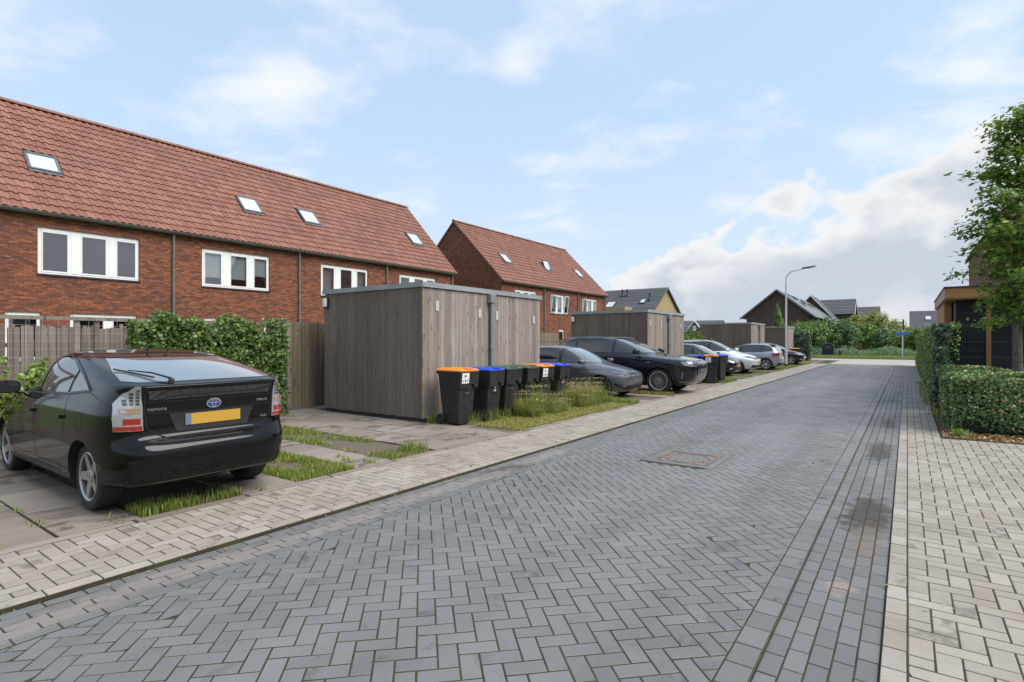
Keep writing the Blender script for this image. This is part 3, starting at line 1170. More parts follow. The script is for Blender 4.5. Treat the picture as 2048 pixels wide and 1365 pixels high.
def terrace(name, label, X, XB, y0, y1, eave, ridge, wins, pipes, lights, gable0=False, gable1=False):
    RX = (X + XB) / 2 if XB else X - 4.0
    h = empty(name, (0, 0, 0))
    tag(h, label, 'house', 'red brick terraced houses')
    holes = [(a, b, c, d) for (a, b, c, d, *_) in wins]
    wb = MB()
    wall_holes(wb, 'x', X, y0, y1, -.1, eave, holes, .14, 1)
    wb.add([(X, y0, -.1), (XB, y0, -.1), (XB, y0, eave), (RX, y0, ridge - .12), (X, y0, eave)], [(0, 1, 2, 3, 4)])
    wb.add([(X, y1, -.1), (XB, y1, -.1), (XB, y1, eave), (RX, y1, ridge - .12), (X, y1, eave)], [(4, 3, 2, 1, 0)])
    wb.add([(XB, y0, -.1), (XB, y1, -.1), (XB, y1, eave), (XB, y0, eave)], [(0, 1, 2, 3)])
    wb.obj('wall', M_BRICK, h)
    for (a, b, c, d, kind, tl, lg) in wins:
        window_x(h, X, a + .004, b - .004, c, d, lg, kind, tilt=tl)
    # roof boards below the tiles
    rf = empty('roof', (0, 0, 0), 0, h)
    ov = .14
    sl = (ridge - eave) / (X - RX)
    bo = MB()
    q = .06
    for sgn, ex in ((1, X), (-1, XB)):
        e = ex + sgn * ov
        ze = eave - ov * sl
        bo.add([(e, y0 - .05, ze), (e, y1 + .05, ze), (RX, y1 + .05, ridge), (RX, y0 - .05, ridge),
                (e, y0 - .05, ze - .08), (e, y1 + .05, ze - .08), (RX, y1 + .05, ridge - .1), (RX, y0 - .05, ridge - .1)],
               [(0, 1, 2, 3), (7, 6, 5, 4), (0, 4, 5, 1), (1, 5, 6, 2), (3, 7, 4, 0)])
    bo.obj('boarding', M_DKGREY, rf)
    SL = math.hypot(X + ov - RX, ridge - (eave - ov * sl))
    hs = []
    for (ya, yb, s0, s1, op) in lights:
        hs.append((ya, yb, s0, s1))
    U, N, g = tiled_slope(rf, X + ov, eave - ov * sl + .01, RX, ridge + .01, y0 - .06, y1 + .10, hs)
    ridge_caps(rf, RX, ridge + .02, y0 - .08, y1 + .1)
    for (ya, yb, s0, s1, op) in lights:
        o = Vector((X + ov, ya, eave - ov * sl)) + U * s0 + N * .03
        skylight(rf, o, U, N, yb - ya, s1 - s0, op)
    # gutter along the eave
    gx = X + ov + .03
    gz = eave - ov * sl - .03
    prof = [(gx - .07, gz + .0), (gx - .065, gz - .07), (gx - .02, gz - .10), (gx + .045, gz - .09), (gx + .075, gz - .03), (gx + .08, gz + .015), (gx + .065, gz + .015), (gx + .05, gz - .06), (gx - .05, gz - .06)]
    gm = MB()
    gm.prism(prof, 'y', y0 - .04, y1 + .04)
    gm.obj('gutter', M_GUTTER, h)
    MB().box((X + .003, y0, eave - .25), (X + .06, y1, gz - .06)).obj('fascia', M_GUTTER, h)
    for y in pipes:
        downpipe(h, X, y, 0, gz - .08)
    # verge boards / caps on the gables
    vb = MB()
    for y in ((y0 - .075, y0 - .02), (y1 + .02, y1 + .075)):
        for sgn, ex in ((1, X), (-1, XB)):
            e = ex + sgn * ov
            ze = eave - ov * sl
            vb.add([(e, y[0], ze - .08), (RX, y[0], ridge - .08), (RX, y[0], ridge + .055), (e, y[0], ze + .055), (e, y[1], ze - .08), (RX, y[1], ridge - .08), (RX, y[1], ridge + .055), (e, y[1], ze + .055)],
                   [(0, 1, 2, 3), (7, 6, 5, 4), (3, 2, 6, 7), (0, 4, 5, 1), (0, 3, 7, 4)])
    vb.obj('verge', M_TILE, rf)
    return h


def build_terraces():
    S = 21.5 / 17
    Z = lambda z: (z - 1.6) * S + 1.6
    E1 = 5.70
    up = lambda a, b, k='none', t=(): (a * S, b * S, Z(3.235), Z(4.37), k, t, TRI)
    ONE = [(.06, .94)]
    TWO = [(.05, .50), (.62, .95)]
    g = lambda a, b, lg, k='none': (a * S, b * S, 1.0, 2.48, k, (), lg)
    wins = [up(4.09, 6.25), up(7.89, 10.02, 'blind'), up(11.97, 14.08, 'curtain'), up(15.71, 17.85),
            g(3.5, 4.15, ONE), g(4.72, 6.19, TWO), g(7.95, 9.25, TWO), g(9.83, 10.6, ONE), g(12.2, 13.6, TWO)]
    # sky lights measured along the slope: (y0, y1, s0, s1)
    lights = [(5.25, 6.10, 2.08, 2.98, False), (12.25, 13.15, 2.1, 3.1, False), (15.15, 16.05, 2.1, 3.1, False), (22.05, 22.95, 2.1, 3.1, False)]
    terrace('terraced_house', 'long red brick terrace with four skylights beside the wooden fence', -21.5, -29.5, 1.2, 24.1, E1, 9.93,
            wins, [7.09 * S, 11.08 * S, 14.99 * S, 23.9], lights)
    wins2 = [up(23.93, 26.0, 'blind', ()), up(27.53, 29.6, 'blind', (0, 2)), up(31.38, 33.49, 'blind', (0,)), g(25.0, 26.3, TWO), g(28.5, 29.1, ONE)]
    l2 = [(30.95, 31.85, 2.1, 3.1, False), (36.35, 37.25, 2.1, 3.1, True), (41.6, 42.5, 2.1, 3.1, False)]
    terrace('terraced_house', 'shorter red brick terrace with plain gable and one open skylight', -21.5, -29.8, 28.75, 44.1, E1, 9.93,
            wins2, [26.82 * S, 30.78 * S, 43.7], l2)


build_terraces()


def plain_roof_house(name, label, group, axis, e0, e1, a0, a1, eave, ridge, wall_m, roof_m, rows=10, ov=.4, verge_m=None, base=-.1):
    """gabled house; axis = direction of the ridge; e0,e1 eave lines across it, a0,a1 gable ends"""
    h = empty(name, (0, 0, 0))
    tag(h, label, 'house', group)
    P = (lambda a, e, z: (a, e, z)) if axis == 'x' else (lambda a, e, z: (e, a, z))
    m = (e0 + e1) / 2
    wb = MB()
    pts = [(e0, base), (e1, base), (e1, eave), (m, ridge - .15), (e0, eave)]
    for a in (a0, a1):
        wb.add([P(a, e, z) for e, z in pts], [(0, 1, 2, 3, 4)])
    for e in (e0, e1):
        wb.add([P(a0, e, base), P(a1, e, base), P(a1, e, eave), P(a0, e, eave)], [(0, 1, 2, 3)])
    wb.obj('wall', wall_m, h)
    rf = empty('roof', (0, 0, 0), 0, h)
    for e in (e0, e1):
        sg = 1 if e > m else -1
        sl = (ridge - eave) / (m - e)
        oe = e + sg * ov
        oz = eave + (oe - e) * sl
        n = Vector((0, 0, 1))
        for r in range(rows):
            f0, f1 = r / rows, (r + 1) / rows + .02
            b0 = (oe + (m - oe) * f0, oz + (ridge - oz) * f0)
            b1 = (oe + (m - oe) * min(f1, 1), oz + (ridge - oz) * min(f1, 1))
            t = MB()
            t.add([P(a0 - ov * .6, b0[0], b0[1] + .10), P(a1 + ov * .6, b0[0], b0[1] + .10), P(a1 + ov * .6, b1[0], b1[1] + .05), P(a0 - ov * .6, b1[0], b1[1] + .05),
                   P(a0 - ov * .6, b0[0], b0[1]), P(a1 + ov * .6, b0[0], b0[1]), P(a1 + ov * .6, b1[0], b1[1] - .04), P(a0 - ov * .6, b1[0], b1[1] - .04)],
                  [(0, 1, 2, 3), (7, 6, 5, 4), (0, 4, 5, 1), (1, 5, 6, 2), (2, 6, 7, 3), (3, 7, 4, 0)])
            t.obj('tile_course', roof_m, rf)
        # barge boards
        for a, d in ((a0 - ov * .6, -1), (a1 + ov * .6, 1)):
            v = MB()
            v.add([P(a, oe, oz - .17), P(a, m, ridge - .17), P(a, m, ridge + .06), P(a, oe, oz + .06), P(a + d * .04, oe, oz - .17), P(a + d * .04, m, ridge - .17), P(a + d * .04, m, ridge + .06), P(a + d * .04, oe, oz + .06)],
                  [(0, 1, 2, 3), (7, 6, 5, 4), (3, 2, 6, 7), (0, 4, 5, 1), (0, 3, 7, 4)])
            v.obj('barge_board', verge_m or M_GREYTRIM, rf)
    return h, rf


def far_houses():
    # yellow brick house, ridge across the view
    h, rf = plain_roof_house('detached_house', 'yellow brick house with dark tiled roof behind the second shed', 'houses far behind', 'x', 57.0, 67.0, -36.0, -22.6, 4.6, 7.75, M_YELBRICK, M_GTILE, 14, .35)
    U = Vector((0, 5.0, 3.15)).normalized()
    N = Vector((0, -3.15, 5.0)).normalized()

    def roofpt(x, k):
        return Vector((x, 57.0 + 5.0 * k, 4.6 + 3.15 * k))
    for x, k in ((-28.6, .24), (-24.6, .36)):
        s = empty('skylight', tuple(roofpt(x, k) + N * .12), 0, rf)
        A = Vector((1, 0, 0))
        M = Matrix((A, U, N)).transposed()
        wd, ht = (1.1, 1.3) if x < -27 else (.7, .9)
        f = MB().box((0, 0, 0), (wd, ht, .06)).obj('frame', M_DKGREY, s)
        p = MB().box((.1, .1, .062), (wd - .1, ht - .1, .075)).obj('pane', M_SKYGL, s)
        for o in (f, p):
            for v in o.data.vertices: v.co = M @ v.co
    for x, k in ((-27.4, .72), (-26.8, .72), (-23.6, .5)):
        p = roofpt(x, k) + N * .1
        v = MB().lathe([(.22, -.05), (.16, .1), (.07, .15), (.07, .55), (.12, .56), (.12, .72), (.03, .76)], 'z', 10, tuple(p)).obj('roof_vent', M_BLACKPL, rf, True)
    MB().box((-27.6, 55.9, 3.0), (-25.0, 59.5, 5.35)).obj('dormer', M_YELBRICK, h)

    # brown brick house beyond the junction
    h, rf = plain_roof_house('detached_house', 'long brown brick house with wide gable beyond the last shed', 'houses far behind', 'y', -17.45, -9.98, 78.0, 104.0, 5.2, 8.25, M_BROWNBRICK, simple('pale_sheen_tile', (0.16, 0.165, 0.17), .28, .3, var=.15), 14, .75, M_GREYTRIM)
    U = Vector((-3.73, 0, 3.05)).normalized()
    N = Vector((3.05, 0, 3.73)).normalized()
    for y, k in ((81, .75), (82.6, .62), (85, .66), (87.5, .5), (90, .6), (93, .45), (84, .35), (97, .5)):
        p = Vector((-9.98 - 3.73 * k, y, 5.2 + 3.05 * k)) + N * .14
        M = Matrix((Vector((0, 1, 0)), U, N)).transposed()
        o = MB().box((0, 0, 0), (.95, .75, .07)).obj('roof_window', M_DKGREY, rf)
        for v in o.data.vertices: v.co = M @ v.co + p
    for y in (80, 83.2, 86.4, 89.6, 92.8, 96):
        f = MB().box((-9.975, y, 2.5), (-9.90, y + 1.6, 4.6)).obj('window', M_DKGREY, h)
        MB().box((-9.895, y + .1, 2.6), (-9.88, y + 1.5, 4.5)).obj('pane', M_PANE, f)
    # cross gable wing with white trim and dark dormers behind it
    h2, r2 = plain_roof_house('detached_house', 'dark gabled house with white barge boards behind the brown house', 'houses far behind', 'y', -17.6, -8.8, 104.6, 112.0, 4.2, 9.3, M_BROWNBRICK, M_GTILE, 12, .7, M_WHITE)
    for i, (xa, xb, ya, yb, ze, zr) in enumerate(((-13.2, -7.6, 112.6, 119.0, 6.6, 9.1), (-11.0, -4.4, 124.0, 130.0, 5.4, 8.2))):
        h3, r3 = plain_roof_house('detached_house', ('grey roofed dormer house showing between the brown roofs and the trees', 'smaller grey roofed house beside the yellow green trees')[i], 'houses far behind', 'x', ya, yb, xa, xb, ze, zr, M_BROWNBRICK, M_GTILE, 9, .4, M_WHITE)
    # house behind the sign
    h, rf = plain_roof_house('detached_house', 'grey slate roofed house with two small roof lights behind the street sign', 'houses far behind', 'x', 95.0, 103.0, .5, 16.0, 3.45, 5.9, simple('dark_cladding', (.03, .028, .027), .7), M_GTILE, 16, .35)
    U = Vector((0, 4, 2.45)).normalized(); N = Vector((0, -2.45, 4)).normalized()
    for x in (2.2, 5.3):
        p = Vector((x - .1, 95 + 4 * .42, 3.45 + 2.45 * .42)) + N * .13
        M = Matrix((Vector((1, 0, 0)), U, N)).transposed()
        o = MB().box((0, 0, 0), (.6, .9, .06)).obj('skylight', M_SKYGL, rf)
        for v in o.data.vertices: v.co = M @ v.co + p
    # little dark house with white gable
    h, rf = plain_roof_house('detached_house', 'low dark roofed house showing above the green shrub between sheds', 'houses far behind', 'x', 110.0, 118.0, -39.5, -30.0, 3.4, 5.75, M_BROWNBRICK, M_GTILE, 9, .3)
    gb = MB().prism([(-35.2, 3.0), (-32.9, 3.0), (-32.9, 3.9), (-34.05, 5.45), (-35.2, 3.9)], 'y', 109.0, 113.0).obj('gable', M_BROWNBRICK, h)
    for s in (-1, 1):
        MB().tube([(-34.05, 108.9, 5.6), (-34.05 + s * 1.45, 108.9, 3.75)], .12, 6).obj('barge_board', M_WHITE, h)
    MB().box((-34.4, 108.9, 3.6), (-33.7, 108.98, 4.6)).obj('window', M_WHITE, h)
    # red roofed row on the other side of the street, behind the tree
    h, rf = plain_roof_house('detached_house', 'red tiled gabled house mostly hidden behind the street tree', 'houses far behind', 'y', 2.95, 11.0, 27.0, 42.0, 6.45, 10.6, M_BRICK, M_TILE, 16, .15, M_TILE)


far_houses()
# ------------------------------------------------------------------ sheds, fences, street furniture
M_SHEDF = wood_mat('larch_lit_side', (0.215, 0.18, 0.156), (0.335, 0.29, 0.258), (0.115, 0.088, 0.072))  # street face of the sheds, coloured lighter as the better lit side
M_SHEDS = wood_mat('larch_shaded_side', (0.152, 0.118, 0.095), (0.208, 0.165, 0.135), (0.076, 0.054, 0.041))  # same larch, darkened and warmed in colour for the less lit side
M_FENCEW = wood_mat('grey_picket', (0.14, 0.115, 0.10), (0.27, 0.235, 0.20), (0.075, 0.06, 0.05))
M_GATEW = wood_mat('brown_gate_wood', (0.15, 0.115, 0.08), (0.23, 0.18, 0.125), (0.075, 0.052, 0.035))
M_FASCIA = simple('grey_fascia', (0.27, 0.28, 0.285), 0.5, var=0.12, nscale=2)
M_PIPE = simple('grey_plastic_pipe', (0.20, 0.215, 0.225), 0.45, var=0.1)
M_OPAL = simple('opal_lamp', (0.75, 0.75, 0.72), 0.3)
M_PLAQUE = simple('pale_plaque', (0.45, 0.43, 0.41), 0.6, var=.08)
M_PLINTH = simple('dark_plinth', (0.045, 0.038, 0.033), 0.9, var=.3)
M_WIRE = simple('galvanised_wire', (0.42, 0.42, 0.42), 0.45, 0.6)


def shed(label, x0, x1, y0, y1, H, bw=.145, pipe=None, lamp=True, plaques=(), post=False):
    """flat-roofed shed clad in upright boards; x1 = street side, y0 = side towards the camera"""
    s = empty('storage_shed', ((x0 + x1) / 2, (y0 + y1) / 2, 0))
    tag(s, label, 'shed', 'timber sheds along the parking bays')
    ox, oy = (x0 + x1) / 2, (y0 + y1) / 2
    MB().box((x0 + .03 - ox, y0 + .03 - oy, 0), (x1 - .03 - ox, y1 - .03 - oy, H - .06)).obj('core', M_PLINTH, s)
    zb, zt = .10, H - .105
    shared = {}

    def board(x, y, w, along, mat):
        h = random.uniform(-.012, .004)
        key = (round(w, 3), along, mat.name)
        me = shared.get(key)
        if me is None:
            m = MB()
            if along == 'x':
                m.box((.0025, 0, zb), (w - .0025, .026, zt), .003, 0.0)
            else:
                m.box((0, .0025, zb), (.026, w - .0025, zt), .003, 0.0)
            me = m.mesh('plank', mat)
            shared[key] = me
        link('plank', me, s, (x - ox, y - oy, h))
    x = x0
    ws = [.095, .12, .145, .12, .145, .095]
    k = 0
    while x < x1 - .03:
        w = min(random.choice(ws), x1 - x)
        if x1 - x - w < .05: w = x1 - x
        board(x, y0 + random.uniform(-.002, .003), w, 'x', M_SHEDS)
        x += w
    y = y0 + .028
    while y < y1 - .01:
        w = min(random.choice(ws), y1 - y)
        if y1 - y - w < .05: w = y1 - y
        board(x1 - .028 + random.uniform(-.002, .003), y, w, 'y', M_SHEDF)
        y += w
    # fascia, roof
    f = MB()
    f.box((x0 - .03 - ox, y0 - .03 - oy, H - .10), (x1 + .035 - ox, y0 + .02 - oy, H))
    f.box((x1 - .02 - ox, y0 + .021 - oy, H - .10), (x1 + .035 - ox, y1 + .03 - oy, H))
    f.box((x0 - .03 - ox, y0 + .021 - oy, H - .10), (x0 + .02 - ox, y1 + .03 - oy, H))
    f.box((x0 + .021 - ox, y1 - .02 - oy, H - .10), (x1 - .021 - ox, y1 + .03 - oy, H))
    f.obj('fascia', M_FASCIA, s)
    MB().box((x0 + .021 - ox, y0 + .021 - oy, H - .07), (x1 - .021 - ox, y1 - .021 - oy, H - .03)).obj('roof', M_GREYTRIM, s)
    MB().box((x1 - .016 - ox, y0 - .012 - oy, zb), (x1 + .012 - ox, y0 + .02 - oy, zt)).obj('corner_post', simple('mossy_corner', (0.22, 0.185, 0.10), .8, var=.3) if 'mossy_corner' not in MATS else MATS['mossy_corner'], s)
    if pipe:
        py = pipe - oy
        px = x1 + .06 - ox
        p = MB().tube([(px, py, .05), (px, py, H - .30)], .043, 12).obj('downpipe', M_PIPE, s, True)
        MB().box((px - .05, py - .10, H - .30), (px + .06, py + .10, H - .11), .01).obj('hopper', M_PIPE, p)
        MB().lathe([(.055, -.018), (.055, .018)], 'z', 12, (px, py, 1.45)).obj('bracket', M_PIPE, p, True)
    if lamp:
        lx = x0 + .12 - ox
        l = MB().box((lx - .07, y0 - .06 - oy, H - .42), (lx + .07, y0 - .004 - oy, H - .17), .02).obj('wall_lamp', M_DKGREY, s)
        MB().box((lx - .055, y0 - .10 - oy, H - .39), (lx + .055, y0 - .055 - oy, H - .195), .02).obj('lamp_cover', M_OPAL, l)
    for (py, pz) in plaques:
        MB().box((x1 + .0005 - ox, py - .045 - oy, pz - .10), (x1 + .012 - ox, py + .045 - oy, pz + .10), .003).obj('number_plaque', M_PLAQUE, s)
    return s


shed('large weathered timber shed behind the row of wheelie bins', -10.7, -7.6, 7.62, 11.8, 2.75, pipe=9.72, plaques=((8.02, 2.3), (9.36, 2.2), (9.98, 2.18), (11.5, 2.13)))
shed('weathered timber shed behind the dark blue parked car', -10.75, -7.6, 18.94, 22.93, 2.74, pipe=21.0, plaques=((19.2, 2.25), (20.3, 2.2), (22.5, 2.2)))
shed('weathered timber shed behind the silver cars', -10.65, -7.6, 35.1, 38.95, 2.72, pipe=37.2, lamp=False)
shed('smallest and last timber shed seen beside the lamp post', -10.6, -7.6, 47.5, 50.6, 2.75, lamp=False)


def build_fence():
    # upright picket fence
    f = empty('picket_fence', (-11.6, 3.2, 0))
    tag(f, 'weathered grey picket fence behind the wire mesh panels', 'fence')
    y = .9
    shared = {}
    while y < 5.2:
        w = random.choice((.045, .055, .065, .075))
        h = 1.84 + random.uniform(-.025, .03) + (.04 if y > 3.9 else 0)
        key = w
        if key not in shared:
            m = MB()
            m.box((0, 0, .05), (.022, w, 1.0), 0.003, 0.0)
            shared[key] = m.mesh('picket', M_FENCEW)
        link('picket', shared[key], f, (random.uniform(-.006, .006), y - 3.2, 0), (random.gauss(0, .006), random.gauss(0, .004), 0), (1, 1, h))
        y += w + random.choice((.0, .002, .004, .008)) - .004
    for z in (.4, 1.5):
        MB().box((-.05, -2.4, z), (-.004, 2.0, z + .07)).obj('rail', M_FENCEW, f)
    # wire mesh panels on posts
    mf = empty('wire_mesh_fence', (-10.98, 3.2, 0))
    tag(mf, 'galvanised wire mesh panels standing in front of the picket fence', 'fence')
    top = 1.97
    y0, y1 = -2.3, 3.75
    for k, yy in enumerate(np.arange(y0, y1 + .01, .2)):
        MB().tube([(0, yy, .05), (0, yy, top)], .0022, 4).obj('vertical_wire', M_WIRE, mf)
    for z in np.arange(.1, top + .01, .125):
        MB().tube([(.004, y0, z), (.004, y1, z)], .0022, 4).obj('horizontal_wire', M_WIRE, mf)
    MB().box((-.02, y0, top - .035), (.012, y1, top + .025)).obj('top_rail', M_FENCEW, mf)
    for yy in (-2.3, -.05, .22, 3.72):
        MB().box((-.085, yy - .035, 0), (-.015, yy + .035, top + .01), .004).obj('post', M_FENCEW, mf)
    # garden gate beside the shed
    g = empty('garden_gate', (-11.35, 7.55, 0))
    tag(g, 'tall brown board garden gate beside the large shed', 'gate')
    y = -.82
    k = 0
    while y < .9:
        w = random.choice((.10, .115, .13))
        d = .022 if k % 2 else 0
        MB().box((d, y, .06), (d + .02, y + w, 2.03 + random.uniform(-.015, .015)), .003).obj('plank', M_GATEW, g)
        y += w - (.012 if k % 2 else .016)
        k += 1
    for z in (.35, 1.0, 1.72):
        MB().box((-.05, -.8, z), (-.002, .9, z + .09)).obj('rail', M_GATEW, g)
    MB().box((.046, .62, .96), (.07, .74, 1.05), .006).obj('latch', M_DKGREY, g)
    MB().box((.044, -.62, 1.005), (.052, -.35, 1.03)).obj('hinge_strap', M_WIRE, g)
    MB().box((-.04, -.93, 0), (.05, -.83, 2.06)).obj('post', M_GATEW, g)
    # reed screen and posts between sheds
    r = empty('reed_screen', (-10.9, 15.6, 0))
    tag(r, 'brown reed matting screen between the first two sheds', 'fence')
    M_REED = wood_mat('reed', (0.17, 0.13, 0.095), (0.235, 0.185, 0.14), (0.10, 0.072, 0.05), knots=.1)
    for k in range(52):
        yy = -2.6 + k * .1
        MB().box((random.uniform(-.01, .01), yy, 0), (.035, yy + .094, 1.92 + random.uniform(-.03, .03))).obj('reed_bundle', M_REED, r)
    for z in (.4, 1.0, 1.6):
        MB().tube([(.045, -2.6, z), (.045, 2.6, z)], .004, 4).obj('binding_wire', M_WIRE, r)
    p = empty('picket_fence', (-10.95, 18.4, 0))
    tag(p, 'short stretch of dark pickets against the second shed', 'fence')
    for k in range(7):
        MB().box((0, -.4 + k * .12, 0), (.03, -.4 + k * .12 + .08, 1.68 + random.uniform(-.03, .03))).obj('picket', M_FENCEW, p)
    MB().box((-.05, -.45, 1.3), (-.003, .5, 1.37)).obj('rail', M_FENCEW, p)


build_fence()


# ------------------------------------------------------------------ wheelie bins
M_BINB = simple('bin_plastic', (0.022, 0.022, 0.022), 0.5, spec=.4, var=.3, nscale=7, bump=.15, bscale=150)
M_TYREB = simple('bin_wheel_rubber', (0.012, 0.012, 0.012), 0.75)
LIDS = {'orange': simple('orange_lid', (0.68, 0.22, 0.025), 0.45, var=.08), 'blue': simple('blue_lid', (0.015, 0.06, 0.48), 0.4, var=.08), 'green': simple('green_lid', (0.055, 0.095, 0.058), 0.5, var=.12)}
M_STICK = simple('white_sticker', (0.72, 0.70, 0.68), 0.5)
M_INK = simple('black_print', (0.02, 0.02, 0.02), 0.5)
M_REDP = simple('red_print', (0.5, 0.05, 0.03), 0.5)


def ring_loft(rings, cap0=True, cap1=True):
    n = len(rings[0])
    vs = [p for r in rings for p in r]
    fs = []
    for i in range(len(rings) - 1):
        for k in range(n):
            j = (k + 1) % n
            fs.append((i * n + k, i * n + j, (i + 1) * n + j, (i + 1) * n + k))
    if cap0: fs.append(tuple(range(n - 1, -1, -1)))
    if cap1: fs.append(tuple((len(rings) - 1) * n + k for k in range(n)))
    return vs, fs


def rrect(x0, x1, y0, y1, z, r=.04, seg=4, lift=lambda x, y: 0):
    pts = []
    for cx, cy, a0 in ((x1 - r, y1 - r, 0), (x0 + r, y1 - r, 90), (x0 + r, y0 + r, 180), (x1 - r, y0 + r, 270)):
        for k in range(seg + 1):
            a = RAD(a0 + 90 * k / seg)
            x, y = cx + r * math.cos(a), cy + r * math.sin(a)
            pts.append((x, y, z + lift(x, y)))
    return pts


def make_bin(label, color, loc, rz, sticker=False, note=None, group='wheelie bins by the sheds', scale=1.0):
    """front of the bin faces +x, wheels at -x"""
    b = empty('wheelie_bin', loc, rz)
    b.scale = (scale * .93, scale * .86, scale)
    tag(b, label, 'bin', group)
    body = MB()
    body.add(*ring_loft([rrect(-.23, .23, -.22, .22, .03, .04), rrect(-.255, .25, -.235, .235, .30, .045), rrect(-.30, .285, -.262, .262, .72, .05), rrect(-.33, .31, -.28, .28, .98, .05)]))
    bo = body.obj('body', M_BINB, b, True, 35)
    # deep collar with the notch in front
    c = MB()
    n = 14
    xa, xb, w = -.05, .355, .295

    def arch(y, cen=.10, half=.085, hgt=.075):
        d = abs(y - cen)
        return hgt * math.sqrt(max(0, 1 - (d / half) ** 2)) if d < half else 0
    ys = [-.295 + .59 * k / 44 for k in range(45)]
    outer_b, outer_t = [], []
    for y in ys:
        outer_b.append((.325, y * .97, .70 + arch(y)))
        outer_t.append((.355, y, 1.0))
    vs = []
    fs = []
    m = len(ys)
    vs += outer_b + outer_t + [(.31, p[1], p[2]) for p in outer_b]
    for k in range(m - 1):
        fs.append((k, k + 1, m + k + 1, m + k))
        fs.append((2 * m + k, 2 * m + k + 1, k + 1, k))
    c.add(vs, fs)
    for sg in (-1, 1):
        yb, yt = sg * .286, sg * .295
        c.add([(.325, yb, .70), (.10, yb * .985, .73), (-.14, yb * .97, .92), (-.33, yt * .97, .985), (-.33, yt * .97, 1.0), (.355, yt, 1.0),
               (.31, sg * .25, .70), (.10, sg * .25, .73), (-.14, sg * .25, .92), (-.33, sg * .25, .985)],
              [(0, 1, 2, 3, 4, 5), (0, 6, 7, 1), (1, 7, 8, 2), (2, 8, 9, 3)])
    c.add(*ring_loft([rrect(-.345, .36, -.30, .30, 0.985, .05), rrect(-.35, .365, -.305, .305, 1.0, .05), rrect(-.345, .36, -.30, .30, 1.008, .05)]))
    co = c.obj('collar', M_BINB, b, True, 35)
    # lid with a raised middle and a rear hinge lip
    dome = lambda x, y: 0
    l = MB()
    l.add(*ring_loft([rrect(-.37, .365, -.305, .305, 1.010, .05), rrect(-.375, .37, -.31, .31, 1.028, .05), rrect(-.355, .335, -.285, .285, 1.050, .06), rrect(-.30, .27, -.235, .235, 1.066, .07), rrect(-.2, .17, -.15, .15, 1.072, .07)]))
    lo = l.obj('lid', LIDS[color], b, True, 35)
    MB().box((-.39, -.24, 1.03), (-.33, .24, 1.06), .012).obj('hinge', LIDS[color], lo)
    MB().box((.26, -.11, 1.052), (.35, .11, 1.075), .01).obj('lid_grip', LIDS[color], lo)
    hd = MB()
    hd.tube([(-.33, -.22, .95), (-.41, -.22, .985), (-.41, .22, .985), (-.33, .22, .95)], .016, 8)
    hd.obj('handle', M_BINB, b, True)
    for sg in (-1, 1):
        wo = MB().lathe([(.05, -.028), (.098, -.026), (.102, 0), (.098, .026), (.05, .028)], 'y', 20, (-.235, sg * .27, .10)).obj('wheel', M_TYREB, b, True, 35)
        MB().lathe([(.02, -.03), (.055, -.03), (.05, -.026)], 'y', 14, (-.235, sg * .27 - .003, .10)).obj('hub', M_BINB, wo, True, 35)
    MB().tube([(-.235, -.26, .10), (-.235, .26, .10)], .012, 6).obj('axle', M_DKGREY, b)
    MB().box((.2855, -.10, .60), (.305, .02, .606)).obj('moulded_line', M_PIPE, b)
    if sticker:
        st = MB()
        y0 = -.27
        sq = [(y0 + .03, .79), (y0 + .25, .79), (y0 + .25, .985), (y0 + .03, .985)]
        fx = lambda z: .325 + (z - .70) * .1 + .004
        st.add([(fx(z), y, z) for y, z in sq] + [(fx(z) - .003, y, z) for y, z in sq], [(0, 1, 2, 3), (0, 4, 5, 1), (1, 5, 6, 2), (2, 6, 7, 3), (3, 7, 4, 0)])
        so = st.obj('sticker', M_STICK, co)
        ink = MB()
        for (cy, cz, hw, hh) in ((.105, .925, .02, .022), (.145, .925, .014, .018), (.06, .835, .018, .014), (.13, .835, .022, .022), (.195, .83, .014, .02), (.215, .85, .007, .012)):
            poly = [(y0 + .03 + cy - .02 + hw * math.cos(a) , cz + hh * math.sin(a)) for a in [2 * math.pi * k / 10 for k in range(10)]]
            ink.add([(fx(z) + .0015, y, z) for y, z in poly], [tuple(range(10))])
        ink.obj('pictograms', M_INK, so)
        rl = [(y0 + .09, .868), (y0 + .19, .868), (y0 + .19, .874), (y0 + .09, .874)]
        MB().add([(fx(z) + .0015, y, z) for y, z in rl], [(0, 1, 2, 3)]).obj('red_line', M_REDP, so)
    if note:
        fx = lambda z: .285 + (z - .72) * .09 + .006
        q = [(-.03, .60), (.035, .60), (.035, .625), (-.03, .625)]
        MB().add([(fx(z) - .004, y, z) for y, z in q], [(0, 1, 2, 3)]).obj('house_number', M_STICK, b)
        cr = MB()
        cr.add([(fx(z) - .004, y, z) for y, z in ((-.01, .655), (.012, .645), (.022, .66), (.008, .668), (.012, .69), (.024, .70), (.0, .705), (-.014, .68))], [tuple(range(8))])
        cr.obj('white_logo', M_STICK, b)
    return b


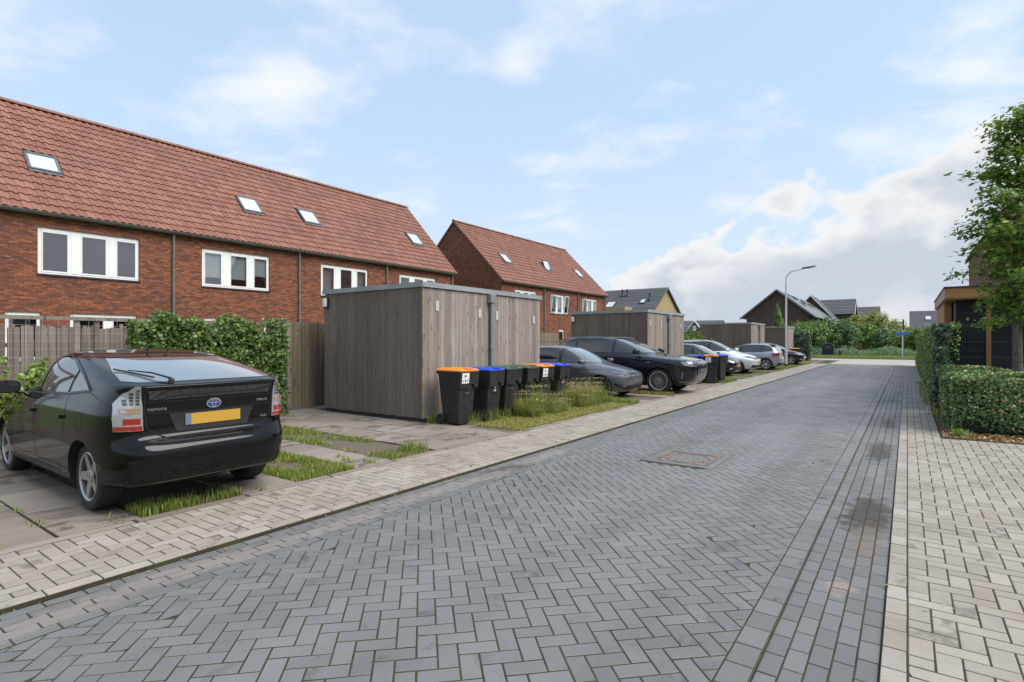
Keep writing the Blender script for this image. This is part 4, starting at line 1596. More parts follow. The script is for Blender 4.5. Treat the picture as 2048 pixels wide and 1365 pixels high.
BX = -6.98
rows = [('orange', 7.93, 'nearest wheelie bin with orange lid and white pictogram sticker, wheel showing', True, False),
        ('blue', 8.72, 'wheelie bin with blue lid standing next to the nearest orange one', False, True),
        ('green', 9.42, 'green lidded wheelie bin beside the blue one nearest the shed corner', False, False),
        ('green', 10.04, 'second green lidded wheelie bin half hidden by tall grass', False, False),
        ('orange', 10.70, 'orange lidded wheelie bin deep in tall grass between green and blue', True, False),
        ('blue', 11.38, 'blue lidded wheelie bin at the car end of the first row', False, True)]
for i, (c, y, lab, st, nt) in enumerate(rows):
    make_bin(lab, c, (BX + (0, .03, -.02, .02, .0, .03)[i], y, .02 if i == 0 else 0), RAD((-3, 2, -4, 3, -2, 4)[i]), st, nt)
rows2 = [('green', (-6.55, 20.0), 0, 'grey green lidded bin just behind the nose of the blue black car', False),
         ('blue', (-6.45, 20.75), 0, 'blue lidded bin behind the orange one near the second shed', False),
         ('orange', (-5.98, 21.1), -70, 'orange lidded bin with sticker standing beside the big car', True),
         ('blue', (-5.95, 21.95), 80, 'blue lidded bin turned sideways at the end of the second row', False)]
for c, (x, y), a, lab, st in rows2:
    make_bin(lab, c, (x, y, .02), RAD(a), st)
make_bin('lone orange lidded bin beside the small clipped hedge', 'orange', (-6.9, 46.3, 0), RAD(10))


# ------------------------------------------------------------------ lamp post, container, bollard, sign
def furniture():
    M_POLE = simple('lamp_pole', (0.62, 0.61, 0.60), 0.5, .1, var=.08, nscale=2)
    l = empty('street_lamp', (-6.05, 37.3, 0))
    tag(l, 'tall pale street lamp with curved arm beside the parked cars', 'street lamp')
    MB().tube([(0, 0, 0), (0, 0, 1.0), (0, 0, 1.02), (0, 0, 5.2)], [.075, .075, .06, .05], 12).obj('pole', M_POLE, l, True, 30)
    pts = [(0, 0, 5.2)]
    for k in range(9):
        a = RAD(180 - 82 * k / 8)
        pts.append((.55 + .55 * math.cos(a), 0, 5.35 + .55 * math.sin(a)))
    pts.append((.95, 0, 5.97))
    MB().tube(pts, .035, 10).obj('arm', M_POLE, l, True, 30)
    MB().add(*ring_loft([rrect(.9, .94, -.04, .04, 5.955, .01), rrect(.88, 1.66, -.13, .13, 5.98, .03, lift=lambda x, y: (x - .9) * .12), rrect(.9, 1.6, -.11, .11, 6.04, .03, lift=lambda x, y: (x - .9) * .10)])).obj('lamp_head', M_DKGREY, l, True, 35)
    MB().box((1.0, -.09, 5.975), (1.55, .09, 5.985)).obj('lens', M_OPAL, l)
    MB().box((-.085, -.012, .55), (-.07, .02, .95)).obj('hatch', M_POLE, l)
    MB().lathe([(.10, 0), (.10, .18), (.08, .2)], 'z', 12).obj('base_collar', M_DKGREY, l)

    M_GRN = simple('dark_green_steel', (0.014, 0.03, 0.03), 0.45, .2)
    c = empty('waste_container', (-6.6, 65.0, .06))
    tag(c, 'dark green rounded waste container standing on the far verge', 'container')
    prof = [(-.52, 0), (.52, 0), (.54, 1.0), (.48, 1.16), (.28, 1.26), (0, 1.29), (-.28, 1.26), (-.48, 1.16), (-.54, 1.0)]
    MB().prism(prof, 'y', -.45, .45).obj('body', M_GRN, c)
    MB().box((-.36, -.475, .66), (.36, -.452, 1.0), .01).obj('door', M_DKGREY, c)
    MB().box((-.12, -.5, .92), (.12, -.477, .96)).obj('handle', M_WIRE, c)
    for x in (-.4, 0, .4):
        MB().box((x - .015, -.462, .05), (x + .015, -.451, .6)).obj('rib', M_GRN, c)
    p = MB()
    p.box((-8.4, 60.5, .03), (-5.4, 64.4, .068))
    tag(p.obj('container_pad', M_SLAB), 'small pale paved pad in front of the green waste container', 'paving', kind='structure')
    b = empty('bollard', (-5.3, 62.0, .06))
    tag(b, 'short dark bollard on the far verge', 'bollard')
    MB().lathe([(.09, 0), (.09, .68), (.075, .70), (.075, .76), (.09, .77), (.085, .85), (.03, .88)], 'z', 12).obj('post', M_DKGREY, b, True, 35)
    MB().lathe([(.079, .69), (.079, .765)], 'z', 12).obj('reflector_band', M_WHITE, b)
    s = empty('street_sign', (-.34, 60.0, .05))
    tag(s, 'pale sign post with a blue street name board beyond the tall hedge', 'street sign')
    MB().tube([(0, 0, 0), (0, 0, 2.55)], .055, 10).obj('post', simple('sign_post', (.5, .5, .48), .5), s, True)
    MB().tube([(.07, .06, 0), (.07, .06, 3.45)], .06, 10).obj('lamp_stub', M_DKGREY, s, True)
    bd = MB().box((-.5, -.085, 2.1), (.5, -.06, 2.32), .004).obj('name_board', simple('sign_blue', (.02, .11, .48), .4), s)
    br = MB()
    for (z0, z1, x0, x1) in ((2.115, 2.122, -.485, .485), (2.298, 2.305, -.485, .485)):
        br.box((x0, -.0895, z0), (x1, -.0855, z1))
    br.obj('border_line', M_WHITE, bd)


furniture()


# ------------------------------------------------------------------ carport with dark cladding, wire fence
def carport():
    M_LARCH = wood_mat('fresh_larch', (0.40, 0.20, 0.075), (0.50, 0.27, 0.11), (0.24, 0.11, 0.04), 'x', .55, .5)
    M_LARCHV = wood_mat('fresh_larch_post', (0.36, 0.17, 0.06), (0.46, 0.235, 0.09), (0.22, 0.10, 0.035), 'z', .55, .4)
    M_BLK = wood_mat('black_cladding', (0.016, 0.016, 0.019), (0.03, 0.03, 0.034), (0.011, 0.011, 0.013), 'x', .6, .2)
    c = empty('garden_building', (2.4, 20, 0))
    tag(c, 'black clad garden building with orange timber fascia behind the wire fence', 'shed')
    o = lambda x, y, z: (x - 2.4, y - 20, z)
    MB().box(o(.98, 17.28, 0), o(4.5, 22.9, 2.56)).obj('core', M_BLACKPL, c)
    z = .05
    k = 0
    while z < 2.56:
        h = .142
        MB().box(o(.96, 17.24, z), o(1.52, 17.275, min(z + h - .006, 2.6)), .003).obj('cladding_board', M_BLK, c)
        MB().box(o(1.62, 17.24, z), o(4.4, 17.275, min(z + h - .006, 2.6)), .003).obj('cladding_board', M_BLK, c)
        z += h
    MB().box(o(1.525, 17.19, 0), o(1.615, 17.28, 2.62), .004).obj('post', M_LARCHV, c)
    MB().box(o(.80, 22.5, 0), o(.93, 22.8, 2.62), .004).obj('post', M_LARCHV, c)
    MB().box(o(.80, 18.6, 1.2), o(.955, 22.45, 2.62)).obj('side_panel', M_LARCHV, c)
    MB().box(o(.76, 16.98, 2.63), o(4.8, 17.03, 2.875), .004).obj('fascia', M_LARCH, c)
    MB().box(o(.74, 17.031, 2.63), o(.79, 23.1, 2.875), .004).obj('fascia', wood_mat('pale_larch', (0.45, 0.34, 0.25), (0.52, 0.41, 0.31), (0.3, 0.2, 0.14), 'y', .6, .3), c)
    MB().box(o(.79, 17.03, 2.60), o(4.8, 23.1, 2.64)).obj('soffit', M_LARCH, c)
    MB().box(o(.72, 16.96, 2.877), o(4.85, 23.15, 2.915)).obj('roof_edge', M_DKGREY, c)
    f = empty('wire_mesh_fence', (.75, 15.95, 0))
    tag(f, 'dark green wire mesh garden fence in front of the black building', 'fence')
    M_GW = simple('green_wire', (0.07, 0.085, 0.08), .4, .2)
    for z in (.12, .5, .92, 1.24, 1.58, 1.98):
        for d in (-.008, .008):
            MB().tube([(0, d, z), (3.2, d, z)], .0042, 5).obj('horizontal_wire', M_GW, f)
    for k in range(62):
        x = .06 + k * .05
        MB().tube([(x, 0, .05), (x, 0, 1.98)], .0022, 4).obj('vertical_wire', M_GW, f)
    for x in (0, 2.5):
        MB().box((x - .03, -.03, 0), (x + .03, .03, 2.02), .004).obj('post', M_GW, f)
    for z in (.98, 1.83):
        MB().box((.0, -.06, z), (.06, -.035, z + .02)).obj('clip', M_WIRE, f)


carport()
# ------------------------------------------------------------------ cars
def paint(name, col, metal=0.0, rough=0.3, coat=1.0):
    m, t, bs = mat_base(name)
    bs.inputs['Base Color'].default_value = (*col, 1)
    bs.inputs['Metallic'].default_value = metal
    bs.inputs['Roughness'].default_value = rough
    bs.inputs['Coat Weight'].default_value = coat
    bs.inputs['Specular IOR Level'].default_value = 0.32 if coat < .5 else .15
    bs.inputs['Coat Roughness'].default_value = 0.02
    pos = t.add('ShaderNodeNewGeometry').outputs['Position']
    d = t.ramp(t.noise(pos, 5, 6, 0.65), 0.45, 0.8)
    t.put(bs.inputs['Roughness'], t.math('ADD', rough, t.math('MULTIPLY', d, 0.12)))
    return m


M_CGLASS = simple('car_glass', (0.012, 0.014, 0.015), 0.02, spec=0.9, coat=0.6)
M_CSCREEN = simple('screen_glass_sky_tint', (0.12, 0.14, 0.142), 0.02, spec=1.0, coat=1.0)  # base colour lightened to imitate pale sky reflected in the screens
M_RUBBER = simple('tyre_rubber', (0.018, 0.017, 0.016), 0.8, var=.3, nscale=30)
M_ARCH = simple('wheel_arch', (0.008, 0.008, 0.008), 0.9)
M_TRIMB = simple('black_trim', (0.014, 0.014, 0.015), 0.45)
M_SEAM = simple('panel_gap', (0.002, 0.002, 0.002), 0.8)
M_ALLOY = simple('alloy_rim', (0.42, 0.41, 0.40), 0.32, 0.85, var=.1)
M_ALLOYD = simple('dark_alloy', (0.035, 0.035, 0.037), 0.4, 0.5)
M_CHROME = simple('chrome', (0.75, 0.75, 0.76), 0.12, 1.0)
M_LAMPW = simple('clear_lamp', (0.40, 0.41, 0.42), 0.12, 0.4, spec=.8, coat=1.0)
M_LAMPM = simple('grey_lamp', (0.20, 0.205, 0.21), 0.1, 0.3, spec=.8, coat=1.0)
M_LAMPD = simple('smoked_lamp', (0.05, 0.052, 0.055), 0.08, 0.2, spec=.8, coat=1.0)
M_LAMPR = simple('red_lamp', (0.28, 0.012, 0.016), 0.1, spec=.7, coat=1.0)
M_LAMPA = simple('amber_lamp', (0.30, 0.19, 0.13), 0.15, spec=.7, coat=1.0)
M_PLATE = simple('yellow_plate', (0.47, 0.27, 0.03), 0.45)
M_PLATEB = simple('blue_plate_strip', (0.12, 0.15, 0.22), 0.45)
M_BLUEEM = simple('emblem_blue', (0.02, 0.05, 0.20), 0.2, .3)


SOLVER = 'MANIFOLD'


def slice_ring(z, xr, xf, w, nr, nf, k1=7, k2=9, bow=0.0):
    xm = (xr + xf) / 2
    hl = (xf - xr) / 2
    pts = []

    def quad(n):
        q = .5 ** (1 / n)
        out = []
        for i in range(k1):
            v = q * i / k1
            out.append(((1 - v ** n) ** (1 / n), v))
        for i in range(k2):
            u = q * (1 - i / k2)
            out.append((u, (1 - u ** n) ** (1 / n)))
        return out
    F, Rr = quad(nf), quad(nr)
    for u, v in F: pts.append((xm + hl * u, w * v))
    pts.append((xm, w))
    for u, v in reversed(Rr[1:]): pts.append((xm - hl * u, w * v))
    pts.append((xr, 0))
    for u, v in Rr[1:]: pts.append((xm - hl * u, -w * v))
    pts.append((xm, -w))
    for u, v in reversed(F[1:]): pts.append((xm + hl * u, -w * v))
    return [(x, y, z + bow * (1 - abs(y) / max(w, .01)) ** 2 * 0) for x, y in pts]


def car_body(keys, axles, rw, W2, mat, scale=(1, 1, 1), arch_gap=.035):
    """stacked plan outlines -> subdivided body with round wheel arches cut in"""
    rings = [slice_ring(*k) for k in keys]
    vs, fs = ring_loft(rings, True, False)
    n = len(rings[0])
    top = len(vs)
    zt = keys[-1][0] + .004
    vs.append(((keys[-1][1] + keys[-1][2]) / 2, 0, zt))
    b = (len(rings) - 1) * n
    for k in range(n):
        fs.append((b + k, b + (k + 1) % n, top))
    vs = [(x * scale[0], y * scale[1], z * scale[2]) for x, y, z in vs]
    me = to_mesh('body', vs, fs, mat, True)
    me.materials.append(M_ARCH)
    bm = bmesh.new(); bm.from_mesh(me); bmesh.ops.recalc_face_normals(bm, faces=bm.faces); bm.to_mesh(me); bm.free()
    o = link('tmp_body', me)
    ss = o.modifiers.new('s', 'SUBSURF'); ss.levels = 2; ss.render_levels = 2
    cut = MB()
    for ax in axles:
        for sg in (-1, 1):
            y0, y1 = sorted((sg * (W2 - .30), sg * (W2 + .3)))
            cut.lathe([(rw + arch_gap, y0), (rw + arch_gap, y1)], 'y', 48, (ax, 0, rw))
    co = cut.obj('tmp_cut', M_ARCH)
    bo = o.modifiers.new('b', 'BOOLEAN'); bo.operation = 'DIFFERENCE'; bo.object = co; bo.solver = SOLVER
    try: bo.material_mode = 'TRANSFER'
    except Exception: pass
    dg = bpy.context.evaluated_depsgraph_get()
    res = bpy.data.meshes.new_from_object(o.evaluated_get(dg), depsgraph=dg)
    bpy.data.objects.remove(o); bpy.data.objects.remove(co)
    res.polygons.foreach_set('use_smooth', [True] * len(res.polygons))
    res.set_sharp_from_angle(angle=RAD(42))
    res.name = 'body'
    return res


class Car:
    def __init__(s, label, keys, axles, rw, W2, mat, loc, rz, scale=(1, 1, 1), name='parked_car', group='cars parked in the bays'):
        s.root = empty(name, loc, rz)
        tag(s.root, label, 'car', group)
        s.me = car_body(keys, axles, rw, W2, mat, scale)
        s.body = link('body', s.me, s.root)
        bm = bmesh.new(); bm.from_mesh(s.me)
        s.bvh = BVHTree.FromBMesh(bm); bm.free()
        s.mat = mat
        s.axles, s.rw, s.W2 = axles, rw, W2
        s.off = .004

    def hit(s, view, u, v):
        if view == 'L': o, d = Vector((u, 3, v)), Vector((0, -1, 0))
        elif view == 'R': o, d = Vector((u, -3, v)), Vector((0, 1, 0))
        elif view == 'F': o, d = Vector((5, u, v)), Vector((-1, 0, 0))
        elif view == 'B': o, d = Vector((-5, u, v)), Vector((1, 0, 0))
        else: o, d = Vector((u, v, 4)), Vector((0, 0, -1))
        p, n, _, _ = s.bvh.ray_cast(o, d)
        if p is None: return None, None
        if n.dot(d) > 0: n = -n
        return p, n

    def patch(s, name, poly, view, mat, parent=None, off=.006, res=.045, rim=.008):
        bm = bmesh.new()
        f = bm.faces.new([bm.verts.new((u, v, 0)) for u, v in poly])
        us = [p[0] for p in poly]; vv = [p[1] for p in poly]
        for ax, lo, hi in ((0, min(us), max(us)), (1, min(vv), max(vv))):
            k = max(1, int((hi - lo) / res))
            for i in range(1, k):
                c = [0, 0, 0]; c[ax] = lo + (hi - lo) * i / k
                nn = [0, 0, 0]; nn[ax] = 1
                bmesh.ops.bisect_plane(bm, geom=bm.verts[:] + bm.edges[:] + bm.faces[:], plane_co=c, plane_no=nn)
        bad = []
        hits = {}
        for v in bm.verts:
            p, n = s.hit(view, v.co.x, v.co.y)
            if p is None: bad.append(v)
            else: hits[v] = (p, n)
        for v, (p, n) in hits.items(): v.co = p + n * off
        if bad: bmesh.ops.delete(bm, geom=bad, context='VERTS')
        if not bm.faces:
            bm.free(); return None
        # skirt back to the body so that the piece has thickness
        ed = [e for e in bm.edges if len(e.link_faces) == 1]
        r = bmesh.ops.extrude_edge_only(bm, edges=ed)
        nv = [g for g in r['geom'] if isinstance(g, bmesh.types.BMVert)]
        for v in nv:
            best = min(hits.items(), key=lambda kv: (kv[1][0] + kv[1][1] * off - v.co).length_squared)
            v.co = v.co - best[1][1] * rim
        bmesh.ops.recalc_face_normals(bm, faces=bm.faces)
        me = bpy.data.meshes.new(name)
        bm.to_mesh(me); bm.free()
        me.materials.append(mat)
        me.polygons.foreach_set('use_smooth', [True] * len(me.polygons))
        me.set_sharp_from_angle(angle=RAD(40))
        return link(name, me, parent or s.root)

    def both(s, name, poly, mat, parent=None, **k):
        return [s.patch(name, poly, v, mat, parent, **k) for v in 'LR']

    def seam(s, pts, view, w=.007, name='panel_gap', mat=None, parent=None, off=.0015):
        P = []
        for a, b in zip(pts, pts[1:]):
            L = math.dist(a, b)
            k = max(1, int(L / .05))
            for i in range(k): P.append((a[0] + (b[0] - a[0]) * i / k, a[1] + (b[1] - a[1]) * i / k))
        P.append(pts[-1])
        H = [s.hit(view, *p) for p in P]
        H = [h for h in H if h[0] is not None]
        if len(H) < 2: return
        vs, fs = [], []
        for i, (p, n) in enumerate(H):
            t = (H[min(i + 1, len(H) - 1)][0] - H[max(i - 1, 0)][0]).normalized()
            sd = n.cross(t).normalized() * w / 2
            vs += [tuple(p + n * off + sd), tuple(p + n * off - sd)]
        for i in range(len(H) - 1):
            fs.append((2 * i, 2 * i + 1, 2 * i + 3, 2 * i + 2))
        return link(name, to_mesh(name, vs, fs, mat or M_SEAM), parent or s.body)

    def wheels(s, spokes, width=.21, rim=.68, mat=None, y=None, twin=False, dark=False):
        y = y if y is not None else s.W2 - .062
        r = s.rw
        rr = r * rim
        ty = MB()
        wd = width
        prof = [(rr, -wd), (rr + .02, -wd + .004), (r - .025, -wd + .003), (r - .006, -wd + .022), (r, -wd / 2 - .04), (r, -wd / 2 + .04), (r - .006, -.022), (r - .025, -.003), (rr + .02, 0.0), (rr, -.008)]
        ty.lathe(prof, 'y', 40, caps=False)
        tme = ty.mesh('tyre', M_RUBBER, True, 30)
        rm = MB()
        m = mat or M_ALLOY
        ring = [(rr + .004, -.006), (rr - .006, -.002), (rr - .022, -.012), (rr - .026, -.10), (rr - .02, -.12), (rr + .004, -.12)]
        vs, fs = [], []
        n = 40
        for a_, h in ring:
            for k in range(n):
                a = 2 * math.pi * k / n
                vs.append((a_ * math.cos(a), h, a_ * math.sin(a)))
        for i in range(len(ring) - 1):
            for k in range(n): fs.append((i * n + k, i * n + (k + 1) % n, (i + 1) * n + (k + 1) % n, (i + 1) * n + k))
        rm.add(vs, fs)
        for k in range(spokes):
            a = 2 * math.pi * (k + .25) / spokes
            for dlt in ((-.16, .16) if twin else (0,)):
                w0, w1 = (.018, .012) if twin else (.05, .032) if spokes <= 5 else (.026, .018)
                a1 = a + dlt
                c0, s0 = math.cos(a + dlt * .35), math.sin(a + dlt * .35)
                c1, s1 = math.cos(a1), math.sin(a1)
                t = (-math.sin(a), math.cos(a))
                R0, R1 = .045, rr - .015
                q = []
                for (c, s_, R, w, dep) in ((c0, s0, R0, w0, -.028), (c1, s1, R1, w1, -.012)):
                    for sg in (-1, 1):
                        q.append((R * c + sg * w * t[0], dep, R * s_ + sg * w * t[1]))
                        q.append((R * c + sg * w * t[0], dep - .03, R * s_ + sg * w * t[1]))
                rm.add(q, [(0, 2, 6, 4), (1, 5, 7, 3), (0, 4, 5, 1), (2, 3, 7, 6)])
        rm.lathe([(.06, -.05), (.06, -.025), (.05, -.018), (.02, -.016)], 'y', 16)
        rme = rm.mesh('rim', m, True, 30)
        dk = MB().lathe([(rr - .03, -.125), (rr - .03, -.085)], 'y', 24).mesh('brake_disc', M_ARCH)
        for ax in s.axles:
            for sg in (1, -1):
                w = link('wheel', tme, s.root, (ax, sg * y, r), (random.uniform(0, 6) * 0, 0, 0 if sg > 0 else math.pi))
                w.rotation_euler = (0, random.uniform(0, 6.28), 0) if sg > 0 else (0, 0, math.pi)
                link('rim', rme, w)
                link('brake_disc', dk, w)

    def mirrors(s, x, z, y, size=(.10, .17, .12), mat=None):
        for sg in (1, -1):
            m = MB()
            hx, hy, hz = size
            rg = []
            for (fx, sc) in ((-.5, .93), (-.3, 1.0), (.1, .97), (.38, .75), (.5, .4)):
                rg.append([(fx * hx * 1.4, yy * sc, zz * sc) for (yy, zz) in [(hy / 2 * math.copysign(abs(math.cos(a)) ** .6, math.cos(a)), hz / 2 * math.copysign(abs(math.sin(a)) ** .6, math.sin(a))) for a in [2 * math.pi * k / 16 for k in range(16)]]])
            m.add(*ring_loft(rg))
            o = m.obj('mirror', mat or s.mat, s.root, True, 50, (x, sg * (y + hy * .55), z))
            gl = MB()
            gl.add([(-.5 * hx * 1.4 - .003, p[1] * .88, p[2] * .88) for p in rg[0]], [tuple(range(16))])
            gl.obj('mirror_glass', M_CGLASS, o)
            MB().tube([(0, 0, -hz * .25), (.02, -sg * hy * .75, -hz * .55)], .022, 8).obj('mirror_stalk', M_TRIMB, o)

    def text(s, txt, view, u, v, size, mat, name='lettering', mirror=False, stretch=1.0):
        cu = bpy.data.curves.new('lettering', 'FONT')
        cu.body = txt; cu.size = size; cu.extrude = 0.0; cu.align_x = 'CENTER'; cu.align_y = 'CENTER'
        cu.resolution_u = 3
        o = bpy.data.objects.new('tmp_text', cu)
        COL.objects.link(o)
        dg = bpy.context.evaluated_depsgraph_get()
        me = bpy.data.meshes.new_from_object(o.evaluated_get(dg))
        bpy.data.objects.remove(o)
        for vtx in me.vertices:
            a = vtx.co.x * stretch
            uu = u + (-a if view in ('B', 'R') and False else a)
            if view == 'B': uu = u - a      # seen from behind, +y is on the left
            if view == 'B': p, n = s.hit('B', uu, v + vtx.co.y)
            else: p, n = s.hit(view, uu, v + vtx.co.y)
            if p is not None: vtx.co = p + n * .009
        me.materials.clear(); me.materials.append(mat)
        return link(name, me, s.root)

    def emblem(s, view, u, v, r1, r2, mat):
        ring = lambda a, b, ou=0, ov=0, n=24: [(u + ou + a * math.cos(2 * math.pi * k / n), v + ov + b * math.sin(2 * math.pi * k / n)) for k in range(n)]
        return s.patch('emblem', ring(r1, r2), view, mat, off=.008, res=.04)


# ---- plan outlines: z, rear x, front x, half width, rear corner, front corner
PRIUS = [(0.2, -1.45, 2, 0.76, 6, 4.5), (0.235, -1.85, 2.1, 0.81, 7, 4.5), (0.28, -2.12, 2.17, 0.845, 7, 4.5), (0.33, -2.19, 2.19, 0.855, 7, 4.5), (0.42, -2.215, 2.215, 0.864, 7, 4.5), (0.53, -2.235, 2.225, 0.872, 7, 4.5),
         (0.6, -2.23, 2.2, 0.877, 7, 4.5), (0.65, -2.2, 2.15, 0.878, 7, 4.5), (0.69, -2.14, 2.08, 0.877, 8, 4.5), (0.72, -2.1, 2.02, 0.875, 9, 4.5), (0.82, -2.095, 1.85, 0.868, 10, 3.2),
         (0.95, -2.1, 1.45, 0.85, 10, 3), (1, -2.105, 1.3, 0.832, 10, 3), (1.05, -2.11, 1.16, 0.806, 10, 3.2), (1.11, -2.12, 1.01, 0.788, 10, 3.4), (1.15, -2.15, 0.92, 0.778, 10, 3.5), (1.175, -2.17, 0.86, 0.77, 10, 3.5), (1.195, -2.09, 0.81, 0.762, 9, 3.6), (1.235, -1.93, 0.71, 0.746, 8, 3.8),
         (1.3, -1.64, 0.54, 0.716, 7, 4), (1.36, -1.36, 0.38, 0.686, 6, 4), (1.41, -1.1, 0.22, 0.652, 5, 4), (1.445, -0.86, 0.07, 0.605, 4.5, 4), (1.472, -0.6, -0.06, 0.52, 3.5, 3.5), (1.488, -0.4, -0.14, 0.36, 3, 3)]
HATCH = [(0.16, -1.75, 1.8, 0.76, 4, 4.6), (0.2, -1.9, 1.92, 0.81, 4, 4.6), (0.32, -1.98, 2, 0.845, 4, 4.6), (0.48, -2.03, 2.03, 0.862, 4, 4.6), (0.6, -2.03, 2.03, 0.87, 4, 4.6),
         (0.68, -1.98, 1.99, 0.875, 4.5, 4.6), (0.74, -1.95, 1.9, 0.873, 5, 3), (0.8, -1.94, 1.74, 0.869, 5, 3), (0.86, -1.93, 1.5, 0.862, 5, 3), (0.91, -1.92, 1.25, 0.852, 5, 3),
         (0.95, -1.91, 1.05, 0.835, 5, 3.2), (1, -1.89, 0.92, 0.8, 5, 3.4), (1.1, -1.82, 0.72, 0.765, 5, 3.6), (1.22, -1.72, 0.47, 0.72, 4.5, 3.8), (1.32, -1.63, 0.24, 0.675, 4, 4),
         (1.38, -1.55, 0.06, 0.635, 4, 4), (1.42, -1.4, -0.12, 0.565, 3.5, 3.5), (1.44, -1.15, -0.32, 0.44, 3, 3), (1.45, -0.95, -0.5, 0.25, 3, 3)]
SUV = [(.24, -2.15, 2.2, .84, 4, 3.6), (.30, -2.34, 2.36, .90, 4, 3.8), (.42, -2.44, 2.46, .94, 4, 6), (.58, -2.50, 2.51, .962, 4, 6), (.74, -2.52, 2.525, .972, 4, 6), (.88, -2.51, 2.52, .982, 4, 6),
       (.97, -2.48, 2.46, .985, 4.5, 6), (1.03, -2.46, 2.30, .982, 4.5, 5), (1.08, -2.44, 1.98, .976, 4.5, 3.6), (1.12, -2.42, 1.62, .966, 4.5, 3.4), (1.16, -2.41, 1.32, .948, 4.5, 3.4), (1.20, -2.38, 1.16, .915, 4.5, 3.6),
       (1.30, -2.30, .95, .872, 4.5, 3.8), (1.44, -2.17, .64, .815, 4, 4), (1.55, -2.06, .38, .765, 4, 4), (1.63, -1.97, .14, .715, 4, 4), (1.68, -1.82, -.12, .64, 3.5, 3.5), (1.71, -1.5, -.45, .50, 3, 3), (1.72, -1.15, -.8, .28, 3, 3)]
MPV = [(0.18, -1.95, 1.95, 0.78, 4, 4.6), (0.24, -2.08, 2.08, 0.84, 4, 4.6), (0.38, -2.15, 2.15, 0.88, 4, 4.6), (0.55, -2.19, 2.19, 0.895, 4, 4.6), (0.66, -2.19, 2.18, 0.9, 4, 4.6), (0.75, -2.17, 2.11, 0.9, 4.5, 4.6),
       (0.84, -2.15, 1.95, 0.897, 5, 3), (0.92, -2.14, 1.72, 0.89, 5, 3), (0.99, -2.13, 1.46, 0.878, 5, 3), (1.04, -2.12, 1.26, 0.86, 5, 3.2), (1.09, -2.1, 1.1, 0.83, 5, 3.4), (1.2, -2.04, 0.88, 0.795, 5, 3.6), (1.35, -1.95, 0.56, 0.745, 4.5, 4),
       (1.48, -1.86, 0.28, 0.7, 4, 4), (1.56, -1.78, 0.08, 0.655, 4, 4), (1.61, -1.6, -0.15, 0.57, 3.5, 3.5), (1.64, -1.3, -0.4, 0.43, 3, 3), (1.65, -1, -0.65, 0.25, 3, 3)]


def plate(c, view, u, v, w=.52, h=.11, strip=True, mat=None):
    a = [(u - w / 2, v - h / 2), (u + w / 2, v - h / 2), (u + w / 2, v + h / 2), (u - w / 2, v + h / 2)]
    p = c.patch('number_plate', a, view, mat or M_PLATE, off=.012, res=.2, rim=.012)
    if strip:
        sg = 1 if view == 'B' else -1
        e = u + sg * w / 2
        b = [(e, v - h / 2), (e - sg * .05, v - h / 2), (e - sg * .05, v + h / 2), (e, v + h / 2)]
        c.patch('country_strip', b, view, M_PLATEB, p, off=.0145, res=.2, rim=.002)


